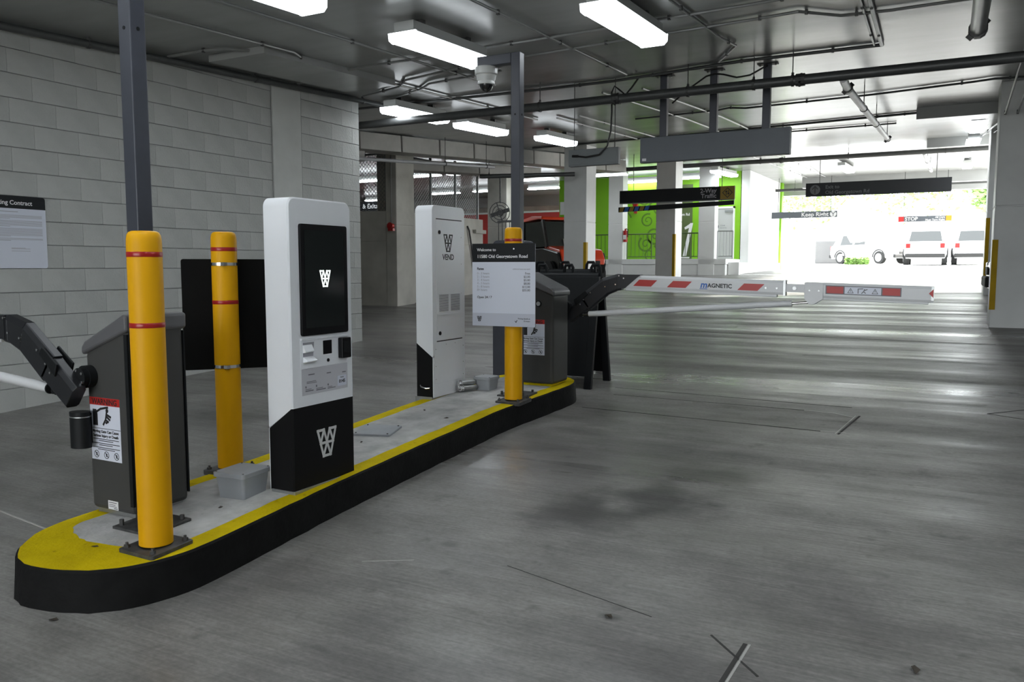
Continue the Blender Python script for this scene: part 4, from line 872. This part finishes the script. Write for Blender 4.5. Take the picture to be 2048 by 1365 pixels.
run('lower_pipe', [H(-9.3, 10.2, 2.75), H(-8.17, 14.5, 2.75)], .032, 'pale_pipe', 'pale pipe hung below the duct beyond the block wall', hang=(.2, .7, .95))
run('fence_pipe', [H(-8.8, 15.0, 2.62), H(-7.0, 15.9, 2.62)], .045, 'pipe', 'dark pipe behind the camera post joining the pale column', hang=(.1,))
# ---- conduits on the ceiling (y lines run with the lane, x lines cross it)
def con(pts, label, r=.013, m='conduit', clips=3):
    t = thing('conduit', label, 'conduit', H(*pts[0], CEIL-.03)); o = Vector(t.location)
    P = [Vector(H(p[0], p[1], CEIL-(p[2] if len(p) > 2 else .022)))-o for p in pts]
    MB().tube(P, r, 8).build('tube', m, t, smooth=True)
    for k in range(clips):
        f_ = (k+.5)/clips; i = min(int(f_*(len(P)-1)), len(P)-2); a = f_*(len(P)-1)-i; p = P[i]+(P[i+1]-P[i])*a
        MB().box(p.x-.012, p.x+.012, p.y-.012, p.y+.012, p.z-r-.006, p.z+.035).build('clip', 'dark_steel', t)
con([(-5.0, -2), (-5.0, 8.9)], 'conduit running with the lane over the first ceiling light', clips=6)
con([(-3.35, -2), (-3.35, 5.4), (-3.4, 9.2)], 'conduit running with the lane left of the nearest ceiling light', clips=6)
con([(-5.75, 2), (-5.75, 6.2), (-5.95, 6.6), (-5.95, 12)], 'conduit beside the pale ceiling drop near the block wall', clips=5)
con([(-6.9, 5.66), (-6.4, 5.66), (-6.17, 5.72), (-5.98, 6.0), (-5.98, 6.84)], 'conduit looping out from the wall pipe onto the ceiling', .014, clips=2)
con([(-7.1, 7.5), (-6.2, 7.35), (-5.9, 7.15), (-4.67, 7.10), (-2.9, 7.03), (-1.5, 6.95), (-1.0, 6.9), (-.8, 6.75), (1.5, 6.6)], 'cross conduit passing over the first two ceiling lights', clips=8)
con([(-6.8, 8.6), (-6.0, 8.3), (-5.7, 8.0), (-4.6, 7.7), (-2.9, 7.55), (-1.55, 7.45), (-1.2, 7.4), (-.9, 7.75), (-.5, 7.8), (6, 7.5)], 'second cross conduit with a kink near the right ceiling light', clips=8)
con([(-6.9, 9.1), (-5.9, 8.6), (-5.6, 8.35), (-4.5, 8.15)], 'short cross conduit behind the dome camera', clips=2)
con([(-8.0, 9.35), (-5.0, 9.5), (-3.68, 9.5), (-2.07, 9.2), (-.67, 9.22)], 'cross conduit in front of the three sign hangers', .018, 'pipe', clips=6)
con([(-.67, 9.22), (-.63, 7.0), (-.60, 4.0)], 'conduit pair leaving the corner above the lane', .022, clips=4)
con([(-.74, 9.2), (-.70, 7.0), (-.67, 4.0)], 'thin conduit running beside the conduit pair', .012, clips=4)
con([(-2.05, 5.5), (-2.0, 8.0), (-1.95, 8.4), (-2.3, 9.1)], 'conduit slanting towards the sign hangers', .012, clips=3)
con([(-4.6, 12.9), (-3.2, 12.75), (-3.0, 12.6), (-2.8, 12.8), (-1, 12.6), (.2, 12.3), (.45, 12.2), (1, 12.35)], 'cross conduit beyond the sprinkler main over the blank sign', .014, 'pipe', clips=5)
con([(-8, 15.9), (-4.2, 15.6), (-1.2, 15.2), (-.5, 15.1)], 'pair of cross conduits over the blank sign, nearer one', .020, 'pipe', clips=5)
con([(-4.0, 16.5), (-.9, 16.4)], 'pair of cross conduits over the blank sign, farther one', .014, 'pipe', clips=3)
for k, x in enumerate((-3.9, -3.35)): con([(x-.2, 10.2), (x, 13.5), (x+.05, 19)], ('conduit seen between the first two sign hangers', 'conduit seen between the last two sign hangers')[k], .014, 'conduit', clips=4)
for k, x in enumerate((.60, .74)): con([(x, 8.5), (x, 12.5, .42), (x, 13.4, .42), (x-.04, 20.0)], ('inner pale conduit passing the large right column', 'outer pale conduit passing the large right column')[k], .012, 'pale_pipe', clips=4)
for k, (x, y0, y1) in enumerate(((-5.6, 12, 20), (-5.2, 12, 20), (-4.5, 21.5, 30), (-3.9, 21.5, 30))): con([(x, y0), (x+.1, y1)], ('left conduit of the pair before the sprinkler cross main', 'right conduit of the pair before the sprinkler cross main', 'left conduit of the pair towards the white exit wall', 'right conduit of the pair towards the white exit wall')[k], .014, 'pale_pipe', clips=4)
# pale ceiling drop beside the block wall
tag(wallbox('soffit', 'ceiling', -6.6, -5.85, 5.9, 8.0, CEIL-.07, CEIL+.01, ''), 'shallow painted ceiling drop near the block wall', kind='structure')
# wrapped duct beyond the wall
du = thing('air_duct', 'pale wrapped air duct in sections beyond the block wall', 'duct', H(-9.29, 11.4, CEIL-.32)); o_ = Vector(du.location); a_, b_ = Vector(H(-9.29, 11.4, CEIL-.17)), Vector(H(-7.7, 20.4, CEIL-.17))
for k in range(9):
    p, q = a_+(b_-a_)*(k/9)-o_, a_+(b_-a_)*((k+.97)/9)-o_; MB().beam(p, q, .45, .30).build('duct_section', 'duct', du, bevel=.012)
MB().beam(Vector(H(-10.2, 11.6, CEIL-.25))-o_, Vector(H(-9.3, 11.5, CEIL-.25))-o_, .5, .48).build('duct_elbow', 'duct', du, bevel=.012)
du2 = thing('air_duct', 'second lower air duct panel run below the wrapped duct', 'duct', H(-10.1, 13.6, 2.78)); o_ = Vector(du2.location); a_, b_ = Vector(H(-10.1, 13.9, 2.86)), Vector(H(-9.0, 18.0, 2.86))
for k in range(4): MB().beam(a_+(b_-a_)*(k/4)-o_, a_+(b_-a_)*((k+.97)/4)-o_, .5, .22).build('duct_section', 'duct', du2, bevel=.01)
# ---- hanging signs
def flange(t, x, y, z): MB().box(x-.11, x+.11, y-.05, y+.05, z-.012, z).build('flange', 'dark_steel', t); [MB().cyl((x+s*.085, y, z-.03), (x+s*.085, y, z), .010, 6).build('bolt', 'chrome', t) for s in (-1, 1)]
by = 9.62
bs = thing('hanging_sign', 'large blank blue-grey sign hung from three square posts', 'sign', (-2.47, by, gz(by)+2.225))
MB().box(-.88, .87, -.05, .05, 0, .30).build('panel', 'sign_grey', bs, bevel=.006)
for x in (-.60, 0, .60):
    MB().box(x-.042, x+.042, -.04, .04, .29, CEIL-2.225).build('hanger_post', 'post', bs, bevel=.004); flange(bs, x, 0, CEIL-2.225)
MB().box(-.85, -.80, -.052, -.05, .02, .05).build('maker_plate', 'print_white', bs)
MB().box(.82, .872, -.052, .052, 0, .30).build('end_strip', 'sign_grey', bs)
sy = 9.45
ss = thing('lane_sign', 'small grey box sign hung on two thin rods left of the blank sign', 'sign', (-3.90, sy, gz(sy)+2.22))
MB().box(-.33, .33, -.04, .04, 0, .205).build('box', 'box_grey', ss, bevel=.006); MB().box(-.31, .31, -.044, -.04, .02, .185).build('face', 'box_grey', ss, bevel=.002)
for x in (-.27, .27): MB().cyl((x, 0, .2), (x, 0, CEIL-2.22), .005, 6).build('rod', 'dark_steel', ss)
MB().tube([(-.20, -.06, .12), (-.08, -.075, .10), (.10, -.08, .12), (.20, -.07, .22), (.24, -.06, .40), (.245, -.05, .62), (.24, -.04, .86), (.27, -.03, .93), (.33, -.02, .88), (.40, 0, .82), (.48, 0, .90), (.56, 0, 1.0)], .011, 8).build('power_cable', 'cable', ss, smooth=True)
MB().cyl((-.27, -.06, .125), (-.19, -.06, .12), .016, 8).build('cable_plug', 'cable', ss)
cbl = thing('sign_cable', 'black cable sagging between the tops of the sign hanger posts', 'cable', H(-3.0, by, CEIL-.1)); o_ = Vector(cbl.location)
MB().tube([Vector(H(x, by-.07, h))-o_ for x, h in ((-2.95, 2.90), (-2.85, 2.98), (-2.7, 3.08), (-2.55, 3.17), (-2.45, 3.19), (-2.35, 3.17), (-2.2, 3.12), (-2.05, 3.13), (-1.92, 3.19), (-1.86, 3.22))], .010, 8).build('cable', 'cable', cbl, smooth=True)
wy = 19.0
tw = thing('traffic_sign', 'black hanging sign reading 2-Way Traffic with amber diamond end', 'sign', (-5.60, wy, gz(wy)+2.08))
MB().box(-1.55, 1.25, -.02, .02, 0, .30).build('panel', 'sign_black', tw); MB().box(-1.55, 1.25, -.024, .024, -.022, 0).build('edge_strip', 'box_grey', tw)
MB().box(.92, 1.25, -.025, -.02, 0, .30).build('amber_panel', 'sign_amber', tw)
MB().prism([(1.085-.12, .15), (1.085, .03), (1.085+.12, .15), (1.085, .27)], 0, .003, lambda u, v, d: (u, -.025-d, v)).build('diamond', 'print_black', tw)
MB().prism([(1.085-.10, .15), (1.085, .05), (1.085+.10, .15), (1.085, .25)], 0, .003, lambda u, v, d: (u, -.0285-d, v)).build('diamond_face', 'sign_amber', tw)
strokes(MB(), [((1.06, .10), (1.06, .19)), ((1.06, .19), (1.04, .165)), ((1.06, .19), (1.08, .165)), ((1.11, .20), (1.11, .11)), ((1.11, .11), (1.09, .135)), ((1.11, .11), (1.13, .135))], .014, lambda u, v, d: (u, -.032-d, v), .002).build('arrows', 'print_black', tw)
text('2-Way', .14, (.83, -.022, .165), X_, Z_, 'print_pale', tw, align='RIGHT', bold=.003); text('Traffic', .14, (.83, -.022, .045), X_, Z_, 'print_pale', tw, align='RIGHT', bold=.003)
for x in (-1.2, .95): MB().cyl((x, 0, .3), (x, 0, CEIL-2.08), .008, 6).build('rod', 'dark_steel', tw)
cb_ = thing('clearance_bar', 'long black clearance bar with striped end under the 2-Way Traffic sign', 'clearance bar', (-5.60, wy-.02, gz(wy)+1.86))
A = [(-1.57, -.02, 0), (-1.57, .02, 0), (-1.57, .02, .12), (-1.57, -.02, .12)]; B = [(1.24, -.02, .09), (1.24, .02, .09), (1.24, .02, .19), (1.24, -.02, .19)]
MB().bridge(A, B).build('bar', 'sign_black', cb_)
for k in range(6):
    u = -1.56+k*.13; q0 = .032*(u+1.57); MB().prism([(u, q0+.005), (u+.10, q0+.005), (u+.14, q0+.115), (u+.04, q0+.115)], 0, .002, lambda a, b, d: (a, -.020-d, b)).build('stripe', ('sign_amber', 'blue')[k % 2], cb_)
for x in (-1.2, .95): MB().cyl((x, 0, .1), (x, 0, .24), .006, 6).build('chain', 'dark_steel', cb_)
def bar_sign(name, label, xl, xr, y, h0, hh, m='sign_black'):
    t = thing(name, label, 'sign', ((xl+xr)/2, y, gz(y)+h0)); L = (xr-xl)/2
    MB().box(-L, L, -.03, .03, 0, hh).build('panel', m, t, bevel=.004)
    for s in (-.8, .8): MB().cyl((s*L, 0, hh), (s*L, 0, CEIL-h0), .010, 6).build('rod', 'dark_steel', t)
    return t, L
es, L = bar_sign('exit_sign', 'long dark hanging sign reading Exit to Old Georgetown Rd', -3.45, .04, 23.4, 2.21, .36)
text('Exit to', .13, (-L+.50, -.033, .20), X_, Z_, 'print_faint', es, bold=.002); text('Old Georgetown Rd', .13, (-L+.50, -.033, .055), X_, Z_, 'print_faint', es, bold=.002)
MB().cyl((-L+.24, -.03, .18), (-L+.24, -.034, .18), .13, 24).build('roundel', 'print_faint', es); strokes(MB(), [((-L+.24, .09), (-L+.24, .27)), ((-L+.24, .27), (-L+.18, .20)), ((-L+.24, .27), (-L+.30, .20))], .03, lambda u, v, d: (u, -.034-d, v), .003).build('arrow', 'print_black', es)
ks, L = bar_sign('keep_right_sign', 'grey hanging sign reading Keep Right near the exit wall', -5.55, -3.37, 30.0, 1.84, .22, 'sign_grey')
text('Keep Right', .20, (L-.28, -.033, .045), X_, Z_, 'print_white', ks, align='RIGHT', bold=.004)
MB().cyl((L-.13, -.03, .11), (L-.13, -.034, .11), .105, 24).build('roundel', 'print_white', ks); strokes(MB(), [((L-.13, .05), (L-.13, .12)), ((L-.13, .12), (L-.07, .17)), ((L-.13, .12), (L-.19, .17))], .025, lambda u, v, d: (u, -.034-d, v), .003).build('arrow', 'print_grey', ks)
st, L = bar_sign('stop_sign', 'small hanging sign reading STOP in front of the parked white cars', -1.47, .10, 30.0, 1.62, .18, 'sign_grey')
MB().box(-L, -L+.17, -.034, -.03, 0, .18).build('red_panel', 'sign_red', st); MB().box(L-.17, L, -.034, -.03, 0, .18).build('orange_panel', 'sign_orange', st)
text('STOP', .16, (-L+.20, -.033, .035), X_, Z_, 'print_white', st, bold=.004); text('All Cars', .085, (L-.20, -.033, .10), X_, Z_, 'print_white', st, align='RIGHT', bold=.002); text('Must Turn Right', .085, (L-.20, -.033, .02), X_, Z_, 'print_white', st, align='RIGHT', bold=.002)
xs, L = bar_sign('exits_sign', 'small black sign reading Exits behind the fence at the block wall edge', -16.3, -14.9, 20.0, 2.20, .26)
text('& Exits', .2, (L-.42, -.033, .06), X_, Z_, 'print_white', xs, align='RIGHT', bold=.004)
# ---- small fittings on far walls and columns
ab = thing('alarm_bell', 'dark red fire alarm bell on the ramp column', 'alarm', (-9.80, 13.18, gz(13)+1.62))
MB().cyl((0, 0, 0), (0, .07, 0), .055, 20).cyl((0, -.02, 0), (0, 0, 0), .07, 20).build('bell', 'alarm', ab, smooth=True); MB().cyl((0, .04, .04), (0, .04, 1.5), .01, 8).build('conduit', 'conduit', ab)
MB().box(-.06, .06, .0, .07, -.10, -.05).build('back_box', 'alarm', ab)
hn = thing('alarm_horn', 'red alarm horn on the green wall', 'alarm', (-9.43, gy-.06, g0+2.05)); MB().bridge([(-.05, -.03, .12), (.05, -.03, .12), (.05, .06, .12), (-.05, .06, .12)], [(-.09, -.08, .30), (.09, -.08, .30), (.09, .06, .30), (-.09, .06, .30)]).build('horn', 'alarm', hn); MB().box(-.05, .05, 0, .06, -.05, .12).build('strobe', 'alarm', hn)
ex = thing('extinguisher_cabinet', 'small dark red fire extinguisher on the white ledge column', 'fire extinguisher', (-9.10, 24.72, gz(24.7)+1.05))
MB().cyl((0, 0, 0), (0, 0, .36), .07, 16).cyl((0, 0, .36), (0, 0, .42), .03, 10).build('cylinder', 'alarm', ex, smooth=True); MB().tube([(.02, -.02, .42), (.09, -.03, .40), (.09, -.03, .15)], .014, 8).build('hose', 'rubber', ex); MB().box(-.05, .05, -.072, -.068, .08, .22).build('label', 'print_white', ex)
fa = thing('wall_fan', 'round dark industrial fan beside the dark column', 'fan', (-12.2, 22.0, gz(22)+2.05), .3)
for r_ in (.12, .22, .32): MB().tube([(r_*math.cos(k*math.pi/8), 0, r_*math.sin(k*math.pi/8)) for k in range(17)], .012, 6).build('guard_ring', 'dark_steel', fa)
MB().cyl((0, 0, 0), (0, .12, 0), .09, 14).build('motor', 'dark_steel', fa)
for k in range(4):
    c_, s_ = math.cos(k*math.pi/2+.3), math.sin(k*math.pi/2+.3); MB().beam((0.05*c_, .05, .05*s_), (.3*c_, .05, .3*s_), .03, .12).build('blade', 'dark_steel', fa)
MB().tube([(0, .1, .3), (0, .1, 1.2)], .025, 8).build('bracket', 'dark_steel', fa)
hz = thing('cable_loop', 'black cable loops hanging on the end of the ramp parapet', 'cable', (-9.84, 16.2, gz(16.2)+.9))
MB().tube([(0, .0, .7), (.02, .05, .6), (.03, .12, .3), (.02, .2, 0), (.02, .25, -.3)], .02, 8).build('cable', 'cable', hz, smooth=True)
MB().tube([(0, -.9, .62), (.03, -.85, .5), (.03, -.8, .2), (.03, -.7, -.2)], .02, 8).build('cable', 'cable', hz, smooth=True)
dr_ = thing('railing', 'dark vertical bar railing beyond the end of the ramp parapet', 'railing', (-11.4, 20.5, gz(20.5)))
for k in range(10): MB().cyl((k*.12, 0, 0), (k*.12, 0, 1.75), .012, 6).build('baluster', 'dark_steel', dr_)
MB().box(-.03, 1.12, -.02, .02, 1.72, 1.78).build('top_rail', 'dark_steel', dr_)
ws_ = MB().box(-12.25, -11.95, 26.55, 26.59, gz(26)+2.05, gz(26)+2.5).build('direction_plate', 'print_white'); tag(ws_, 'small white direction plate on the left end of the green wall', 'sign')
# ================================================================== VEHICLES AND OUTSIDE
def car(label, x, y, rz, body, suv=True, group='parked cars', z=None, cat='car'):
    t = thing('suv' if suv else 'car', label, cat, (x, y, gz(y) if z is None else z), rz, group)      # nose along +x
    Hh = 1.72 if suv else 1.45; W = .93; zb = .30
    st = [(-2.28, .62, .95, .80), (-2.20, .55, 1.02, .88), (-1.6, .5, 1.05, .93), (-.6, .45, 1.02, .94), (.6, .45, 1.0, .94), (1.3, .48, .98, .92), (1.9, .52, .88, .88), (2.2, .58, .74, .78), (2.27, .60, .68, .70)]
    mb = MB(); rings = []
    for (xx, zl, zt, ww) in st:
        rings.append([(xx, -ww*.9, zb), (xx, -ww, zl), (xx, -ww*.98, zt-.08), (xx, -ww*.88, zt), (xx, ww*.88, zt), (xx, ww*.98, zt-.08), (xx, ww, zl), (xx, ww*.9, zb)])
    for i in range(len(rings)-1): mb.bridge(rings[i], rings[i+1], cap=False)
    mb.add(rings[0], [tuple(range(8))]); mb.add(rings[-1], [tuple(range(8))])
    mb.build('body', body, t, smooth=True)
    gh = [(-2.12 if suv else -1.75, 1.0, .80), (-1.75 if suv else -1.05, Hh-.04, .66), (-.8, Hh, .68), (.15, Hh-.02, .68), (1.05, 1.0, .80)]
    A = [[(xx, -ww, zz), (xx, ww, zz)] for xx, zz, ww in gh]
    cab = MB(); lo = [(xx, .97) for xx, _, _ in gh]
    for i in range(len(gh)-1):
        x0, z0, w0 = gh[i]; x1, z1, w1 = gh[i+1]
        cab.add([(x0, -w0, z0), (x1, -w1, z1), (x1, w1, z1), (x0, w0, z0)], [(0,1,2,3)])
        for s in (-1, 1): cab.add([(x0, s*w0, z0), (x1, s*w1, z1), (x1, s*.82, .97), (x0, s*.82, .97)], [(0,1,2,3)])
    cab.build('cabin', body, t)
    e = .006
    def pane(nm, pts): 
        mb = MB(); mb.add(pts, [(0,1,2,3)]); c = sum((Vector(p) for p in pts), Vector())/4; nrm = (Vector(pts[1])-Vector(pts[0])).cross(Vector(pts[2])-Vector(pts[1])).normalized()
        if nrm.dot(c-Vector((0,0,.9))) < 0: nrm = -nrm
        mb.v = [tuple(Vector(p)+nrm*e) for p in mb.v]; mb.add([tuple(Vector(p)-nrm*.01) for p in mb.v[:4]], [(3,2,1,0)]); mb.build(nm, 'car_glass', t)
    x0, z0, w0 = gh[0]; x1, z1, w1 = gh[1]
    def lerp(a, b, f_): return tuple(Vector(a)+(Vector(b)-Vector(a))*f_)
    pane('rear_window', [lerp((x0, -w0*.9, z0), (x1, -w1*.9, z1), .15), lerp((x0, -w0*.9, z0), (x1, -w1*.9, z1), .85), lerp((x0, w0*.9, z0), (x1, w1*.9, z1), .85), lerp((x0, w0*.9, z0), (x1, w1*.9, z1), .15)])
    x0, z0, w0 = gh[4]; x1, z1, w1 = gh[3]
    pane('windscreen', [lerp((x0, -w0*.92, z0), (x1, -w1*.92, z1), .12), lerp((x0, -w0*.92, z0), (x1, -w1*.92, z1), .92), lerp((x0, w0*.92, z0), (x1, w1*.92, z1), .92), lerp((x0, w0*.92, z0), (x1, w1*.92, z1), .12)])
    for s in (-1, 1):
        for (a, b_) in ((-1.55 if suv else -.95, -.62), (-.5, .28)):
            def sp(xx, f_): zz0, zz1 = .97, Hh-.05; return (xx, s*(.82+(.67-.82)*f_), zz0+(zz1-zz0)*f_)
            pane('side_window', [sp(a, .12), sp(b_, .12), sp(b_-.05, .9), sp(a+.1, .9)])
        MB().box(.55, .72, min(s*.94, s*1.06), max(s*.94, s*1.06), .98, 1.10).build('mirror', body, t, bevel=.02)
        MB().box(-2.30, -2.16, min(s*.62, s*.82), max(s*.62, s*.82), .78, 1.0).build('tail_lamp', 'tail', t, bevel=.015)
        MB().box(2.10, 2.28, min(s*.45, s*.72), max(s*.45, s*.72), .62, .74).build('head_lamp', 'chrome', t, bevel=.02)
        for xx in (-1.40, 1.38):
            wh = MB().cyl((xx, s*.70, .34), (xx, s*.93, .34), .34, 24).build('wheel', 'tyre', t, smooth=True)
            MB().cyl((xx, s*.925, .34), (xx, s*.945, .34), .22, 20).cyl((xx, s*.945, .34), (xx, s*.952, .34), .06, 12).build('rim', 'rim', wh)
            MB().tube([(xx+.40*math.cos(k*math.pi/10), s*.94, .36+.40*math.sin(k*math.pi/10)) for k in range(11)], .03, 6).build('wheel_arch', 'tyre', t)
    MB().box(-2.36, -2.2, -.84, .84, .34, .52).build('rear_bumper', 'tyre', t, bevel=.03); MB().box(2.2, 2.34, -.78, .78, .32, .50).build('front_bumper', 'tyre', t, bevel=.03)
    MB().box(2.26, 2.30, -.40, .40, .52, .66).build('grille', 'tyre', t, bevel=.01)
    MB().box(-2.335, -2.29, -.20, .20, .78, .90).build('number_plate', 'print_pale', t)
    return t
PI = math.pi
car('black car nosing out between the two columns at the lane edge', 2.91, 16.1, PI, 'veh_black', False)
car('white SUV seen from behind, parked outside the exit', -.90, 45.0, PI/2, 'veh_white', True)
car('white SUV standing at an angle left of the parked white SUV', -3.7, 49.6, math.radians(-40), 'veh_white', True)
car('white car with red tail lamps right of the parked white SUV', 1.15, 45.6, PI/2, 'veh_white', True)
# orange utility vehicle behind the pale column
uv = thing('utility_vehicle', 'orange and black utility vehicle with a cab, parked behind the pale column', 'utility vehicle', (-9.0, 19.3, gz(19.3)), math.radians(-38))      # nose along +x
MB().prism([(-1.3, .35), (1.35, .35), (1.45, .6), (1.35, .86), (.55, .98), (-1.3, .98)], -.66, .66, lambda u, v, ww: (u, ww, v)).build('chassis', 'veh_black', uv, bevel=.03)
MB().prism([(.50, .97), (1.36, .80), (1.47, .55), (1.48, .70), (1.34, .93), (.5, 1.06)], -.60, .60, lambda u, v, ww: (u, ww, v)).build('bonnet', 'orange', uv, bevel=.03)
MB().box(1.44, 1.50, -.45, .45, .45, .66).build('grille', 'rubber', uv, bevel=.01)
rf_ = MB().prism([(-.75, 1.68), (.25, 1.72), (.42, 1.70), (.40, 1.78), (-.2, 1.82), (-.75, 1.76)], -.64, .64, lambda u, v, ww: (u, ww, v)).build('roof', 'orange', uv, bevel=.02)
for s in (-1, 1):
    MB().beam((.66, s*.60, 1.0), (.36, s*.58, 1.7), .06, .09).build('front_pillar', 'veh_black', uv); MB().beam((-.70, s*.62, .95), (-.70, s*.60, 1.7), .06, .10).build('rear_pillar', 'veh_black', uv)
    MB().add([(.58, s*.61, 1.02), (.32, s*.60, 1.66), (-.62, s*.61, 1.66), (-.62, s*.62, 1.0)], [(0,1,2,3)]).build('door_glass', 'glass', uv)
    for xx in (-.95, .95): wh = MB().cyl((xx, s*.48, .33), (xx, s*.74, .33), .33, 20).build('wheel', 'tyre', uv, smooth=True); MB().cyl((xx, s*.735, .33), (xx, s*.75, .33), .17, 14).build('rim', 'rim', wh)
MB().add([(.66, -.56, 1.03), (.40, -.55, 1.66), (.40, .55, 1.66), (.66, .56, 1.03)], [(0,1,2,3)]).build('windscreen', 'glass', uv)
MB().box(-.72, -.66, -.58, .58, 1.0, 1.68).build('rear_panel', 'veh_black', uv)
MB().prism([(-1.5, .85), (-.72, .85), (-.72, 1.25), (-1.5, 1.25)], -.68, .68, lambda u, v, ww: (u, ww, v)).build('cargo_bed', 'veh_black', uv, bevel=.02)
MB().box(.58, .70, -.12, .10, 1.05, 1.22).build('windscreen_sticker', 'print_white', uv)
# trees and far buildings outside
def tree(x, y, h, r, label, seed):
    rr = random.Random(seed); t = thing('tree', label, 'tree', (x, y, gz(y)), 0, 'trees outside the exit')
    MB().cyl((0, 0, -.1), (0, 0, h*.6), .16, 10, .09).cyl((0, 0, h*.45), (r*.4, .2, h*.75), .07, 8, .03).cyl((0, 0, h*.5), (-r*.4, -.2, h*.8), .07, 8, .03).build('trunk', 'bark', t, smooth=True)
    mb = MB()
    for k in range(1800):
        a = rr.uniform(0, 2*PI); u = rr.uniform(-1, 1); q = r*(rr.random()**.4)*(1+.25*math.sin(3*a+seed)); c = Vector((q*math.cos(a)*math.sqrt(1-u*u), q*math.sin(a)*math.sqrt(1-u*u), h*.68+u*q*.75))
        d1 = Vector((rr.uniform(-1,1), rr.uniform(-1,1), rr.uniform(-.6,.6))).normalized(); d2 = d1.cross(Vector((rr.uniform(-1,1), rr.uniform(-1,1), rr.uniform(-1,1)))).normalized(); s_ = rr.uniform(.10, .22)
        mb.add([c-d1*s_, c+d2*s_*.5, c+d1*s_, c-d2*s_*.5], [(0,1,2,3)])
    tag(mb.build('foliage', 'leaf', t, fix=False), kind='stuff')
tree(2.35, 47.5, 5.5, 1.6, 'small green tree right of the parked white cars', 1)
tree(-2.2, 58, 8.5, 3.6, 'large pale green tree above the parked white SUV', 2); tree(7.0, 62, 9.5, 3.8, 'large green tree behind the small tree outside', 3); tree(-9.0, 62, 8.0, 3.4, 'pale tree far behind the white utility box', 4); tree(8.5, 40, 7.5, 2.6, 'green tree hidden beside the right column outside', 5)
tag(MB().box(-7.0, -5.6, 51.8, 52.6, gz(52), gz(52)+1.35).build('utility_box', 'brick_far', bevel=.05), 'pale boxy utility enclosure standing outside the exit', 'utility box')
hg = MB(); rr = random.Random(9)
for k in range(900):
    c = Vector((rr.uniform(-4.7, -3.6), rr.uniform(46.0, 46.6), gz(47)+rr.uniform(.03, .32))); d1 = Vector((rr.uniform(-1,1), rr.uniform(-1,1), rr.uniform(-.6,.6))).normalized(); d2 = d1.cross(Vector((rr.uniform(-1,1), rr.uniform(-1,1), 1))).normalized()
    hg.add([c-d1*.12, c+d2*.07, c+d1*.12, c-d2*.07], [(0,1,2,3)])
tag(hg.build('shrub', 'leaf', fix=False), 'low green shrub outside near the angled white SUV', 'shrub', kind='stuff')
